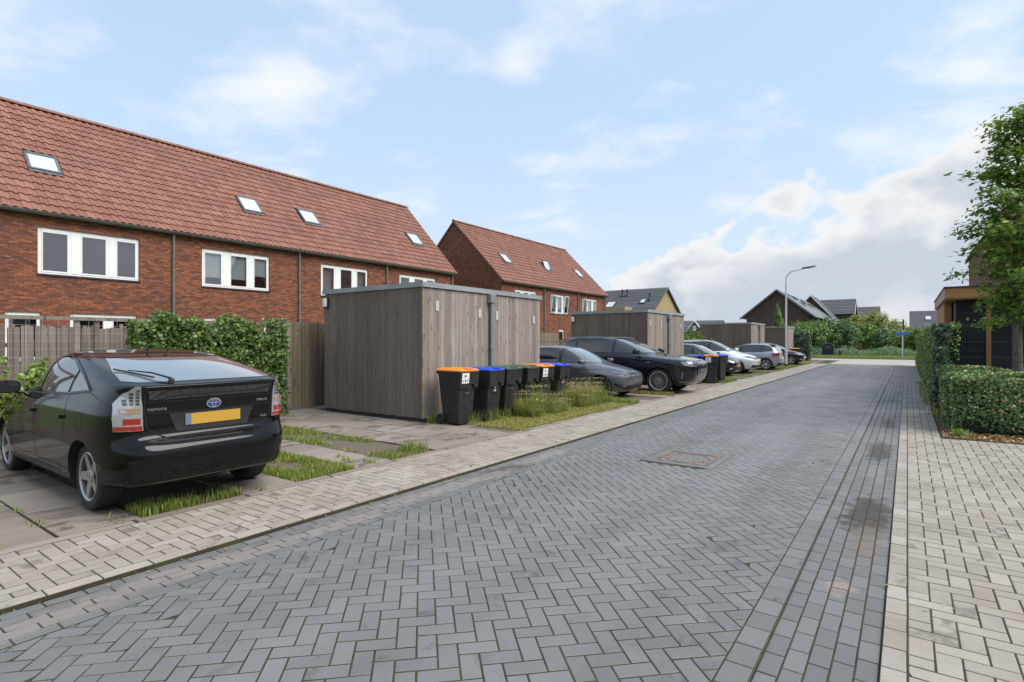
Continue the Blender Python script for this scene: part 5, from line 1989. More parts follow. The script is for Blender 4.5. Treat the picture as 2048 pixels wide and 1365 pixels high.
def build_prius():
    P = paint('black_paint', (0.004, 0.004, 0.0045), 0.0, 0.06, 0.0)
    c = Car('black hatchback parked with its tail to the street, large in front', PRIUS, (-1.395, 1.305), .315, .872, P, (-7.60, 2.66, .02), math.pi)
    c.wheels(5, .215, .72)
    # glass
    fr = [(.92, 1.035), (.05, 1.04), (.02, 1.382), (.18, 1.362), (.44, 1.275), (.68, 1.165), (.84, 1.085)]
    rr = [(-.04, 1.04), (-.86, 1.075), (-.90, 1.29), (-.66, 1.365), (-.34, 1.405), (-.07, 1.39)]
    qt = [(-.93, 1.08), (-1.38, 1.12), (-1.30, 1.165), (-1.10, 1.24), (-.97, 1.275)]
    c.both('side_window', fr, M_CGLASS); c.both('side_window', rr, M_CGLASS); c.both('quarter_window', qt, M_CGLASS)
    c.both('front_quarter_window', [(1.02, 1.03), (.90, 1.035), (.83, 1.08), (.90, 1.075)], M_CGLASS)
    for v in 'LR':
        c.seam([(1.05, 1.02), (.05, 1.025), (-.9, 1.06), (-1.42, 1.11)], v, .016, 'window_trim', M_TRIMB, c.root, .004)
        c.seam([(1.05, 1.03), (.80, 1.11), (.60, 1.20), (.38, 1.295), (.14, 1.375), (-.1, 1.41), (-.36, 1.425), (-.68, 1.385), (-.95, 1.305), (-1.12, 1.25), (-1.34, 1.165), (-1.44, 1.115)], v, .014, 'window_trim', M_TRIMB, c.root, .004)
        # doors, sill, filler cap
        c.seam([(.93, 1.02), (.92, .75), (.86, .45), (.84, .33)], v)
        c.seam([(.0, 1.03), (-.02, .7), (-.06, .45), (-.08, .31)], v)
        c.seam([(-.90, 1.06), (-.97, .86), (-.98, .74), (-.93, .66)], v)
        c.seam([(.84, .33), (-.08, .31), (-.80, .31), (-.86, .40)], v)
        c.seam([(-1.72, .72), (-1.80, .80), (-1.86, .90)], v)
        c.seam([(-1.42, 1.10), (-1.62, 1.06), (-1.84, 1.02)], v, .004)
        for x in (.12, -.80):
            h = c.patch('door_handle', [(x - .11, .825), (x + .10, .82), (x + .11, .85), (x - .10, .86)], v, P, off=.03, res=.06, rim=.028)
        c.patch('sill', [(.92, .19), (-1.02, .19), (-1.02, .27), (.92, .29)], v, simple('sill_grey', (.022, .022, .022), .5) if 'sill_grey' not in MATS else MATS['sill_grey'], off=.012, rim=.012)
    ell = [(-1.36 + .075 * math.cos(a), .83 + .088 * math.sin(a)) for a in [2 * math.pi * k / 24 for k in range(25)]]
    c.seam(ell, 'L', .005)
    # tail gate
    rear = [(-.70, 1.215), (-.66, 1.29), (-.56, 1.40), (.56, 1.40), (.66, 1.29), (.70, 1.215), (.62, 1.205), (-.62, 1.205)]
    c.patch('rear_window', rear, 'B', M_CSCREEN, off=.005)
    c.patch('lower_rear_window', [(-.56, 1.05), (.56, 1.05), (.575, 1.135), (-.575, 1.135)], 'B', M_CGLASS, off=.004)
    c.seam([(-.60, 1.20), (-.60, 1.10), (-.595, .95), (-.575, .80), (-.50, .735), (-.42, .70), (.42, .70), (.50, .735), (.575, .80), (.595, .95), (.60, 1.10), (.60, 1.20)], 'B', .010)
    c.seam([(-.59, 1.035), (-.3, 1.025), (.3, 1.025), (.59, 1.035)], 'B', .008)
    c.seam([(-.59, .935), (-.3, .925), (.3, .925), (.59, .935)], 'B', .009)
    c.seam([(-.60, 1.408), (0, 1.424), (.60, 1.408)], 'B', .012)
    rec = [(-.33, .745), (.33, .745), (.40, .915), (-.40, .915)]
    c.patch('plate_recess', rec, 'B', simple('plate_recess', (.014, .014, .015), .45), off=.003, rim=.002)
    plate(c, 'B', 0, .845, .52, .105)
    c.patch('rear_bumper_strip', [(-.70, .285), (.70, .285), (.72, .315), (-.72, .315)], 'B', M_TRIMB, off=.006)
    for sg in (-1, 1):
        v = 'L' if sg > 0 else 'R'
        T = lambda pts: [(y * sg, z) for y, z in pts]
        lamp = c.patch('tail_light', T([(.605, .785), (.785, .785), (.79, .90), (.778, 1.02), (.725, 1.12), (.66, 1.172), (.63, 1.17), (.612, 1.0)]), 'B', M_LAMPW, off=.012, res=.04, rim=.014)
        c.patch('red_reflector', T([(.612, .79), (.782, .79), (.784, .828), (.612, .828)]), 'B', M_LAMPR, lamp, off=.015, res=.05, rim=.002)
        c.patch('red_lens', T([(.625, .842), (.735, .842), (.735, .895), (.625, .895)]), 'B', M_LAMPR, lamp, off=.015, res=.05, rim=.002)
        c.patch('amber_lens', T([(.625, .935), (.755, .935), (.755, .985), (.625, .985)]), 'B', M_LAMPA, lamp, off=.015, res=.05, rim=.002)
        for i in range(5):
            for j in range(3):
                z, y = 1.012 + i * .03, .632 + j * .038
                if y + .02 > .765 - (i * .022): continue
                c.patch('led', T([(y, z), (y + .024, z), (y + .024, z + .022), (y, z + .022)]), 'B', M_LAMPD, lamp, off=.0145, res=.1, rim=.001)
    # emblem: two crossed ovals in a ring
    em = c.emblem('B', 0, .98, .070, .048, M_CHROME)
    n = 24
    E = lambda a, b, ou=0, ov=0: [(ou + a * math.cos(2 * math.pi * k / n), .98 + ov + b * math.sin(2 * math.pi * k / n)) for k in range(n)]
    c.patch('emblem_field', E(.061, .040), 'B', M_BLUEEM, em, off=.0095, res=.05, rim=.001)
    for (a, b, ou, ov) in ((.018, .038, 0, 0), (.057, .017, 0, .019)):
        pts = E(a, b, ou, ov); c.seam(pts + pts[:1], 'B', .008, 'emblem_oval', M_CHROME, em, .011)
    c.text('TOYOTA', 'B', .50, .962, .034, M_CHROME, stretch=1.15)
    c.text('PRIUS', 'B', -.49, .972, .034, M_CHROME, stretch=1.35)
    c.text('HSD', 'B', -.51, .80, .032, M_CHROME, stretch=1.2)
    # wiper, antenna, washer nozzle
    p0, n0 = c.hit('B', .36, 1.205)
    p1, n1 = c.hit('B', .60, 1.285)
    w = MB().tube([p0 + n0 * .03, p0.lerp(p1, .4) + n1 * .05, p1.lerp(p0, .1) + n1 * .03], [.011, .008, .005], 8).obj('rear_wiper', M_TRIMB, c.root, True)
    pa, na = c.hit('B', .645, 1.295); pb, nb = c.hit('B', .47, 1.225)
    MB().tube([pa + na * .022, pb + nb * .022], .008, 6).obj('wiper_blade', M_TRIMB, w)
    MB().box((p0.x - .03, p0.y - .02, p0.z - .03), (p0.x + .02, p0.y + .02, p0.z + .03), .01).obj('wiper_base', M_TRIMB, w)
    MB().tube([(-.70, .06, 1.46), (-.76, .06, 1.50), (-.84, .06, 1.545)], [.010, .007, .004], 6).obj('antenna', M_TRIMB, c.root, True)
    MB().lathe([(.03, 0), (.022, .02), (.01, .03)], 'z', 10, (-.70, .06, 1.452)).obj('antenna_base', M_TRIMB, c.root, True)
    pz, nz = c.hit('B', -.02, 1.425)
    MB().lathe([(.016, 0), (.013, .015), (.004, .02)], 'z', 10, tuple(pz)).obj('washer_nozzle', M_TRIMB, c.root, True)
    c.mirrors(.78, 1.06, .80, (.13, .22, .15), P)
    c.patch('windscreen', [(-.66, 1.06), (.66, 1.06), (.54, 1.37), (-.54, 1.37)], 'F', M_CSCREEN)
    for sg in (-1, 1):
        c.patch('headlight', [(sg * .45, .62), (sg * .78, .66), (sg * .80, .82), (sg * .62, .76)], 'F', M_LAMPW, off=.008)


def generic(c, kind, P, faces='F', dark_rim=False):
    """windows, doors, lamps for the shared hatch / suv / mpv shells"""
    K = {'hatch': dict(belt=.965, top=1.345, fx=.90, bx=-1.62, B=.02, cz=.97, wz=1.36, ww=.60),
         'suv': dict(belt=1.205, top=1.60, fx=1.05, bx=-2.05, B=.02, cz=1.215, wz=1.63, ww=.66),
         'mpv': dict(belt=1.095, top=1.53, fx=1.02, bx=-1.85, B=.02, cz=1.10, wz=1.55, ww=.60)}[kind]
    b, t, fx, bx = K['belt'], K['top'], K['fx'], K['bx']
    h = t - b
    hw = .40 * (fx + .2)
    fw = [(fx - .10, b + .01), (.06, b + .01), (.04, t), (fx * .30, t - .02), (fx * .60, t - h * .45)]
    rb = bx * .62
    c.both('window_band', [(fx - .03, b), (0, b), (rb, b + .015), (bx - .02, b + .085), (bx + .08, t - .055), (rb - .10, t + .012), (-.05, t + .028), (fx * .30, t + .01), (fx * .62, t - h * .40)], M_TRIMB, off=.004)
    c.both('side_window', fw, M_CGLASS, off=.008)
    rb = bx * .62
    c.both('side_window', [(-.04, b + .012), (rb, b + .03), (rb - .06, t - .02), (-.06, t + .005)], M_CGLASS, off=.008)
    c.both('quarter_window', [(rb - .06, b + .035), (bx + .02, b + .10), (bx + .10, t - .09), (rb - .12, t - .025)], M_CGLASS, off=.008)
    for v in 'LR':
        c.seam([(fx, b), (0, b + .002), (rb, b + .018), (bx, b + .085)], v, .018, 'window_trim', M_TRIMB, c.root, .004)
        c.seam([(fx, b), (fx * .62, t - h * .38), (fx * .30, t + .012), (0, t + .03), (rb, t + .01), (bx + .14, t - .06)], v, .016, 'window_trim', M_TRIMB, c.root, .004)
        zl = .30 if kind != 'suv' else .40
        c.seam([(fx - .02, b), (fx - .02, b - .25), (fx - .10, zl)], v)
        c.seam([(0, b), (-.02, .6), (-.05, zl)], v)
        c.seam([(rb - .02, b + .02), (rb - .08, b - .2), (rb + .02, .62 if kind != 'suv' else .8)], v)
        c.seam([(fx - .10, zl), (-.05, zl), (-.9, zl)], v)
        for x in (.16, rb * .86):
            hd = c.patch('door_handle', [(x - .10, b - .13), (x + .10, b - .13), (x + .10, b - .10), (x - .10, b - .105)], v, P, off=.025, rim=.024)
        c.patch('sill', [(.85, zl - .09), (-.9, zl - .09), (-.9, zl - .045), (.85, zl - .045)], v, M_TRIMB, off=.008, rim=.01)
    ww, cz, wz = K['ww'], K['cz'], K['wz']
    c.patch('windscreen', [(-ww - .02, cz), (ww + .02, cz), (ww - .07, wz), (-ww + .07, wz)], 'F', M_CSCREEN, off=.008, res=.035)
    zr = {'hatch': (1.03, 1.33), 'suv': (1.26, 1.58), 'mpv': (1.15, 1.50)}[kind]
    c.patch('rear_window', [(-ww, zr[0]), (ww, zr[0]), (ww - .08, zr[1]), (-ww + .08, zr[1])], 'B', M_CSCREEN, off=.005)
    # bonnet shut lines
    hx = {'hatch': (1.86, 1.0), 'suv': (2.34, 1.3), 'mpv': (2.0, 1.2)}[kind]
    for sg in (-1, 1):
        c.seam([(hx[1], sg * .66), (hx[0] - .25, sg * .58), (hx[0], sg * .40)], 'T', .008)
        c.seam([(hx[1] + .05, sg * .45), (hx[0] - .2, sg * .30)], 'T', .006, 'bonnet_crease', P, None, .003)
    c.seam([(hx[0] - .01, -.40), (hx[0] + .03, 0), (hx[0] - .01, .40)], 'T', .008)
    return K


def build_cars():
    build_prius()
    # grey hatchback, nose to the street (faces +X)
    P = paint('grey_paint', (0.125, 0.125, 0.14), 0.5, 0.34)
    c = Car('dark grey hatchback behind tall grass beside the first bins', HATCH, (-1.27, 1.28), .315, .875, P, (-8.12, 14.45, .02), 0)
    c.wheels(5, .205, .68, M_ALLOYD, twin=True)
    generic(c, 'hatch', P)
    c.mirrors(.78, 1.0, .83, (.11, .19, .13), P)
    for sg in (-1, 1):
        T = lambda p: [(y * sg, z) for y, z in p]
        hl = c.patch('headlight', T([(.40, .655), (.58, .63), (.70, .675), (.71, .745), (.60, .74), (.42, .715)]), 'F', M_LAMPD, off=.010, res=.05, rim=.012)
        c.patch('lamp_lens', T([(.44, .675), (.55, .66), (.58, .715), (.45, .705)]), 'F', M_LAMPM, hl, off=.013, res=.06, rim=.002)
        c.patch('light_strip', T([(.575, .64), (.60, .642), (.70, .73), (.68, .73)]), 'F', M_LAMPW, hl, off=.013, res=.05, rim=.002)
        c.patch('fog_trim', T([(.52, .27), (.60, .27), (.78, .42), (.74, .44)]), 'F', M_ALLOYD, off=.012, rim=.012)
    c.patch('upper_grille', [(-.40, .66), (.40, .66), (.40, .715), (-.40, .715)], 'F', M_TRIMB, off=.012)
    em = c.patch('emblem', [(.062 * math.cos(2 * math.pi * k / 20), .665 + .062 * math.sin(2 * math.pi * k / 20)) for k in range(20)], 'F', M_CHROME, off=.011, res=.05)
    c.patch('emblem_field', [(.05 * math.cos(2 * math.pi * k / 20), .665 + .05 * math.sin(2 * math.pi * k / 20)) for k in range(20)], 'F', M_TRIMB, em, off=.0125, res=.05, rim=.001)
    c.seam([(-.03, .70), (-.012, .665), (0, .69), (.012, .665), (.03, .70)], 'F', .007, 'emblem_mark', M_CHROME, em, .014)
    c.seam([(-.04, .66), (-.018, .62), (0, .65), (.018, .62), (.04, .66)], 'F', .007, 'emblem_mark', M_CHROME, em, .014)
    c.patch('lower_grille', [(-.56, .26), (.56, .26), (.50, .38), (-.50, .38)], 'F', M_TRIMB, off=.012)
    c.patch('number_plate', [(-.26, .44), (.26, .44), (.26, .55), (-.26, .55)], 'F', simple('blurred_plate', (.10, .10, .105), .5), off=.01)
    for v in 'LR':
        c.seam([(1.6, .80), (.9, .80), (.0, .80), (-1.6, .86)], v, .010, 'crease', P, None, .006)

    # big dark blue suv
    P = paint('midnight_paint', (0.009, 0.010, 0.016), 0.2, 0.24)
    c = Car('large dark blue SUV with chrome grille facing the street', SUV, (-1.50, 1.49), .385, .975, P, (-7.55, 16.85, .02), 0)
    c.wheels(10, .27, .72, M_ALLOY, twin=True)
    generic(c, 'suv', P)
    c.mirrors(.86, 1.26, .92, (.13, .22, .17), P)
    gr = c.patch('grille', [(-.36, .60), (-.44, .80), (-.40, .985), (.40, .985), (.44, .80), (.36, .60)], 'F', M_TRIMB, off=.012, res=.08, rim=.012)
    c.seam([(-.36, .60), (-.44, .80), (-.40, .985), (.40, .985), (.44, .80), (.36, .60), (-.36, .60)], 'F', .04, 'grille_frame', M_CHROME, gr, .022)
    for z in (.66, .72, .78, .84, .90, .95):
        w = .40 if z < .9 else .38
        c.seam([(-w, z), (w, z)], 'F', .022, 'grille_bar', M_CHROME, gr, .026)
    c.patch('number_plate', [(-.27, .64), (.27, .64), (.27, .75), (-.27, .75)], 'F', MATS['blurred_plate'], off=.035, rim=.02)
    for k in range(4):
        cx = -.105 + k * .07
        pts = [(cx + .042 * math.cos(2 * math.pi * q / 16), .885 + .042 * math.sin(2 * math.pi * q / 16)) for q in range(17)]
        c.seam(pts, 'F', .010, 'emblem_ring', M_CHROME, gr, .034)
    for sg in (-1, 1):
        T = lambda p: [(y * sg, z) for y, z in p]
        hl = c.patch('headlight', T([(.50, .82), (.76, .83), (.86, .87), (.87, .965), (.70, .96), (.50, .95)]), 'F', M_LAMPM, off=.010, res=.05, rim=.012)
        c.patch('lamp_insert', T([(.56, .86), (.74, .865), (.74, .92), (.56, .92)]), 'F', M_LAMPD, hl, off=.013, rim=.002)
        c.patch('headlight_side', [(2.26, .875), (2.38, .86), (2.385, .945), (2.29, .955)], 'L' if sg > 0 else 'R', M_LAMPM, hl, off=.008, res=.05, rim=.01)
        c.seam([(2.27, .88), (2.37, .87)], 'L' if sg > 0 else 'R', .014, 'light_strip', M_LAMPW, hl, .012)
        it = c.patch('side_intake', T([(.56, .46), (.84, .48), (.86, .66), (.62, .62)]), 'F', M_TRIMB, off=.006, rim=.008)
        c.seam(T([(.84, .48), (.86, .66)]), 'F', .03, 'intake_blade', M_PIPE, it, .012)
        rl = MB()
        rl.tube([(.05, sg * .66, 1.64), (-.1, sg * .65, 1.685), (-.9, sg * .64, 1.705), (-1.7, sg * .62, 1.685), (-1.85, sg * .62, 1.63)], .018, 8)
        rl.obj('roof_rail', M_PIPE, c.root, True)
        c.patch('wing_badge', [(1.13, .93), (1.27, .93), (1.27, .95), (1.13, .95)], 'L' if sg > 0 else 'R', M_CHROME, off=.006)
        c.seam([(2.0, 1.04), (1.3, 1.08), (0, 1.09), (-2.2, 1.12)], 'L' if sg > 0 else 'R', .012, 'crease', P, None, .006)
    c.seam([(-.8, .375), (0, .36), (.8, .375)], 'F', .03, 'bumper_lip', M_ALLOY, None, .01)

    # small black car
    P = paint('soot_paint', (0.010, 0.010, 0.011), 0.0, 0.25)
    c = Car('small black hatchback with yellow plate beside the second row of bins', HATCH, (-1.14, 1.15), .30, .82, P, (-7.95, 25.9, .02), 0, scale=(.90, .94, 1.005))
    c.wheels(7, .19, .66, M_ALLOYD)
    generic(c, 'hatch', P)
    c.mirrors(.72, 1.0, .78, (.10, .17, .12), P)
    for sg in (-1, 1):
        T = lambda p: [(y * sg, z) for y, z in p]
        c.patch('headlight', T([(.42, .62), (.60, .62), (.67, .69), (.66, .77), (.58, .76)]), 'F', M_LAMPW, off=.010, res=.05)
        c.patch('fog_lamp', T([(.55, .32), (.64, .32), (.64, .39), (.55, .39)]), 'F', M_LAMPW, off=.008)
    c.patch('grille', [(-.42, .28), (.42, .28), (.46, .42), (-.46, .42)], 'F', M_TRIMB, off=.012)
    plate(c, 'F', 0, .48)

    # silver people carrier
    P = paint('silver_paint', (0.72, 0.73, 0.735), 0.35, 0.3)
    c = Car('silver people carrier standing between the small black car and grey hatchback', MPV, (-1.33, 1.33), .32, .895, P, (-8.05, 28.85, .02), 0)
    c.wheels(7, .205, .68)
    generic(c, 'mpv', P)
    c.mirrors(.92, 1.14, .84, (.11, .19, .14), P)
    for sg in (-1, 1):
        T = lambda p: [(y * sg, z) for y, z in p]
        hl = c.patch('headlight', T([(.36, .70), (.56, .68), (.71, .74), (.71, .83), (.58, .82), (.38, .775)]), 'F', M_LAMPD, off=.010, res=.05)
        c.patch('lamp_lens', T([(.48, .715), (.60, .72), (.60, .80), (.48, .78)]), 'F', M_LAMPW, hl, off=.013)
        c.seam([(.1, sg * .60), (-1.6, sg * .57)], 'T', .05, 'roof_rail', M_TRIMB, c.root, .03)
    c.patch('grille', [(-.34, .70), (.34, .70), (.34, .765), (-.34, .765)], 'F', M_TRIMB, off=.012)
    c.patch('lower_grille', [(-.66, .30), (.66, .30), (.66, .42), (-.66, .42)], 'F', M_TRIMB, off=.012)
    plate(c, 'F', 0, .53)
    pl = [(.05 * math.cos(2 * math.pi * k / 16), .735 + .05 * math.sin(2 * math.pi * k / 16)) for k in range(16)]
    c.patch('emblem', pl, 'F', M_CHROME, off=.011, res=.05)

    # grey silver hatchback, tail to the street
    P = paint('lilac_silver_paint', (0.36, 0.36, 0.40), 0.5, 0.3)
    c = Car('silver grey hatchback with red tail lights towards the street', HATCH, (-1.27, 1.28), .315, .86, P, (-7.52, 33.15, .02), math.pi)
    c.wheels(5, .205, .70)
    generic(c, 'hatch', P)
    c.mirrors(.78, 1.0, .83, (.11, .19, .13), P)
    for sg in (-1, 1):
        T = lambda p: [(y * sg, z) for y, z in p]
        tl = c.patch('tail_light', T([(.46, .80), (.78, .77), (.80, .90), (.70, .93), (.50, .90)]), 'B', M_LAMPR, off=.010, res=.05)
        c.patch('tail_light_side', [(-1.86, .80), (-1.62, .84), (-1.56, .90), (-1.84, .92)], 'L' if sg > 0 else 'R', M_LAMPR, tl, off=.008, res=.05)
    c.patch('bumper_insert', [(-.6, .25), (.6, .25), (.62, .40), (-.62, .40)], 'B', M_TRIMB, off=.006)
    plate(c, 'B', 0, .74)
    sp = MB().add(*ring_loft([rrect(-1.68, -1.35, -.56, .56, 1.375, .08), rrect(-1.72, -1.35, -.57, .57, 1.39, .08), rrect(-1.66, -1.3, -.54, .54, 1.405, .08)]))
    sp.obj('roof_spoiler', P, c.root, True, 40)

    # last black hatchback
    P = MATS['soot_paint']
    c = Car('last black hatchback beyond the lamp post near the junction', HATCH, (-1.22, 1.25), .31, .86, P, (-7.55, 41.5, .02), 0, scale=(.98, .98, 1.01))
    c.wheels(5, .20, .70)
    generic(c, 'hatch', P)
    c.mirrors(.78, 1.0, .82, (.11, .19, .13), P)
    for sg in (-1, 1):
        T = lambda p: [(y * sg, z) for y, z in p]
        c.patch('headlight', T([(.42, .66), (.60, .65), (.70, .71), (.69, .77), (.58, .765)]), 'F', M_LAMPW, off=.010, res=.05)
        c.patch('fog_lamp', T([(.56, .34), (.66, .34), (.66, .40), (.56, .40)]), 'F', M_LAMPW, off=.008)
    c.patch('grille', [(-.36, .64), (.36, .64), (.36, .75), (-.36, .75)], 'F', M_TRIMB, off=.012)
    c.seam([(-.36, .75), (.36, .75)], 'F', .02, 'grille_trim', M_CHROME, None, .01)
    c.patch('number_plate', [(-.26, .44), (.26, .44), (.26, .55), (-.26, .55)], 'F', M_WHITE, off=.01)


build_cars()
# ------------------------------------------------------------------ plants
M_LEAFT = leaf_mat('tree_leaf', (0.071, 0.148, 0.030), (0.217, 0.344, 0.066), (0.483, 0.508, 0.128), .12, trans=.42)
M_LEAFH = leaf_mat('hedge_leaf', (0.061, 0.138, 0.053), (0.195, 0.309, 0.106), (0.600, 0.600, 0.285), .16, wilt=(0.522, 0.285, 0.130), wilt_amt=.05, trans=.2)
M_LEAFTALL = leaf_mat('tall_hedge_leaf', (0.085, 0.150, 0.034), (0.235, 0.309, 0.075), (0.450, 0.488, 0.169), .2, trans=.3)
M_IVYD = leaf_mat('dark_ivy_leaf', (0.029, 0.055, 0.034), (0.094, 0.146, 0.073), (0.333, 0.395, 0.208), .1, rough=.3, trans=.1)
M_IVY = leaf_mat('creeper_leaf', (0.032, 0.071, 0.014), (0.110, 0.173, 0.035), (0.231, 0.289, 0.058), .18, wilt=(0.433, 0.162, 0.035), wilt_amt=.003, trans=.25)
M_LIME = leaf_mat('lime_leaf', (0.12, 0.19, 0.025), (0.24, 0.33, 0.06), (0.36, 0.42, 0.14), .2, trans=.35)
M_BUSH = leaf_mat('bush_leaf', (0.056, 0.120, 0.026), (0.160, 0.264, 0.056), (0.272, 0.368, 0.096), .15, trans=.3)
M_BUSHB = leaf_mat('blue_green_leaf', (0.060, 0.128, 0.053), (0.150, 0.247, 0.105), (0.240, 0.330, 0.150), .15, trans=.3)
M_WILLOW = leaf_mat('willow_leaf', (0.144, 0.192, 0.036), (0.312, 0.348, 0.084), (0.408, 0.396, 0.120), .2, trans=.35)
M_DARKIN = simple('foliage_inner_shade', (0.012, 0.014, 0.007), 0.95)  # near-black colour for filler boxes, standing in for shade inside the foliage
M_BARK = simple('grey_bark', (0.115, 0.095, 0.075), 0.9, var=.4, nscale=18, bump=.6, bscale=40)
M_BLADE = leaf_mat('grass_blade', (0.112, 0.180, 0.027), (0.255, 0.323, 0.060), (0.495, 0.435, 0.150), .25, trans=.35)
M_BLADEY = leaf_mat('dry_grass_blade', (0.188, 0.200, 0.044), (0.375, 0.350, 0.094), (0.562, 0.450, 0.200), .35, trans=.35)
M_TALLG = leaf_mat('tall_grass_blade', (0.16, 0.20, 0.045), (0.30, 0.33, 0.085), (0.45, 0.40, 0.17), .3, trans=.45)
M_SEED = leaf_mat('seed_head', (0.26, 0.20, 0.09), (0.40, 0.31, 0.16), trans=.2)
M_DEADL = leaf_mat('fallen_leaf', (0.20, 0.09, 0.03), (0.42, 0.27, 0.12), (0.5, 0.36, 0.2), .2, trans=.1)


def leaf_mesh(name, C, Nn, size, mat, asp=.55, fold=.25, jitter=.35):
    """C centres, Nn facing directions (n,3), one folded leaf of two triangles each"""
    n = len(C)
    rng = RNG
    Nn = Nn + rng.normal(0, jitter, (n, 3))
    Nn /= np.linalg.norm(Nn, axis=1)[:, None] + 1e-9
    up = rng.normal(0, .6, (n, 3)); up[:, 2] -= .35
    T = up - (up * Nn).sum(1)[:, None] * Nn
    T /= np.linalg.norm(T, axis=1)[:, None] + 1e-9
    B = np.cross(Nn, T)
    s = size * rng.uniform(.45, 1.4, n)[:, None]
    base = C - T * s * .5
    tip = C + T * s * .5
    mid = C - T * s * .06 + Nn * (-fold * s * .3)
    l = mid + B * s * asp * .5 + Nn * (fold * s * .5)
    r = mid - B * s * asp * .5 + Nn * (fold * s * .5)
    V = np.stack([base, l, tip, r], 1).reshape(-1, 3)
    return quads_mesh(name, V, 4, n, mat)


def quads_mesh(name, V, k, n, mat, R=None):
    me = bpy.data.meshes.new(name)
    me.vertices.add(len(V))
    me.vertices.foreach_set('co', V.astype(np.float32).ravel())
    idx = np.arange(n * 4, dtype=np.int32).reshape(n, 4)
    tri = np.concatenate([idx[:, [0, 1, 2]], idx[:, [0, 2, 3]]], 1).reshape(-1)
    me.loops.add(len(tri))
    me.loops.foreach_set('vertex_index', tri)
    me.polygons.add(2 * n)
    me.polygons.foreach_set('loop_start', np.arange(0, 6 * n, 3, dtype=np.int32))
    me.update(calc_edges=True)
    me.materials.append(mat)
    r = RNG.random(n) if R is None else R
    a = me.attributes.new('rnd', 'FLOAT', 'POINT')
    a.data.foreach_set('value', np.repeat(r, 4).astype(np.float32))
    return me


def lump(P, seed, f=2.0, amp=.1):
    """smooth lumpy displacement value for points"""
    r = np.random.default_rng(seed)
    v = np.zeros(len(P))
    for k in range(7):
        d = r.normal(0, 1, 3); ph = r.uniform(0, 6.28); fr = f * r.uniform(.6, 2.2)
        v += np.sin(P @ d * fr + ph) / (1 + k * .3)
    return v / 2.6 * amp


def hedge_box(x0, x1, y0, y1, z0, z1, n, faces, seed, depth=.10, amp=.06, near=None):
    """points on the lumpy faces of a clipped hedge"""
    A = {'x0': (y1 - y0) * (z1 - z0), 'x1': (y1 - y0) * (z1 - z0), 'y0': (x1 - x0) * (z1 - z0), 'y1': (x1 - x0) * (z1 - z0), 'z1': (x1 - x0) * (y1 - y0)}
    tot = sum(A[f] for f in faces)
    Ps, Ns = [], []
    for f in faces:
        k = int(n * A[f] / tot)
        u, v, w = RNG.random(k), RNG.random(k), RNG.exponential(depth * .5, k)
        if near and f in ('x0', 'x1'): u = u ** near
        P = np.zeros((k, 3)); N = np.zeros((k, 3))
        P[:, 0] = x0 + (x1 - x0) * u; P[:, 1] = y0 + (y1 - y0) * u; P[:, 2] = z0 + (z1 - z0) * v
        if f[0] == 'x':
            sg = -1 if f == 'x0' else 1
            N[:, 0] = sg
            P[:, 0] = (x0 if sg < 0 else x1)
            P[:, 0] += sg * (lump(P, seed, 3, amp) - w + .03)
        elif f[0] == 'y':
            sg = -1 if f == 'y0' else 1
            N[:, 1] = sg
            P[:, 1] = (y0 if sg < 0 else y1)
            P[:, 1] += sg * (lump(P, seed, 3, amp) - w + .03)
        else:
            N[:, 2] = 1
            P[:, 1] = y0 + (y1 - y0) * v; P[:, 2] = z1
            P[:, 2] += lump(P, seed, 3, amp) - w + .02
        # round the upper edges a little
        Ps.append(P); Ns.append(N + np.array([0, 0, .55]))
    return np.concatenate(Ps), np.concatenate(Ns)


def clump_cloud(center, rad, n, seed, clumps=26, sub=.42, squash=1.0, floor=0.05):
    """points in overlapping leaf clumps spread through an ellipsoid"""
    r = np.random.default_rng(seed)
    d = r.normal(0, 1, (clumps, 3)); d /= np.linalg.norm(d, axis=1)[:, None]
    q = r.uniform(.25, 1.0, clumps) ** .5
    cc = np.array(center) + d * q[:, None] * np.array(rad) * (1 - sub * .5)
    k = r.integers(0, clumps, n)
    e = r.normal(0, 1, (n, 3)); e /= np.linalg.norm(e, axis=1)[:, None]
    sr = np.array(rad).mean() * sub * r.uniform(.6, 1.2, clumps)
    P = cc[k] + e * (r.random(n) ** .45)[:, None] * sr[k][:, None]
    P[:, 2] = np.maximum(P[:, 2], floor)
    N = e * .6 + (P - np.array(center)) / np.array(rad) * .4 + np.array([0, 0, .45])
    return P, N


def shrub(name, label, cat, center, rad, n, size, mat, seed, group=None, clumps=26, sub=.42, trunk=True, floor=.1):
    o = empty(name, (center[0], center[1], 0))
    tag(o, label, cat, group)
    P, N = clump_cloud((0, 0, center[2]), rad, n, seed, clumps, sub, floor=floor)
    link('crown', leaf_mesh('crown', P, N, size, mat), o)
    t = MB()
    for k in range(5):
        a = 6.28 * k / 5 + seed
        t.tube([(.05 * math.cos(a), .05 * math.sin(a), 0), (.25 * rad[0] * math.cos(a), .25 * rad[1] * math.sin(a), center[2] * .6), (.5 * rad[0] * math.cos(a), .5 * rad[1] * math.sin(a), center[2] + rad[2] * .3)], [.05, .035, .015], 6)
    t.obj('trunk', M_BARK, o, True)
    return o


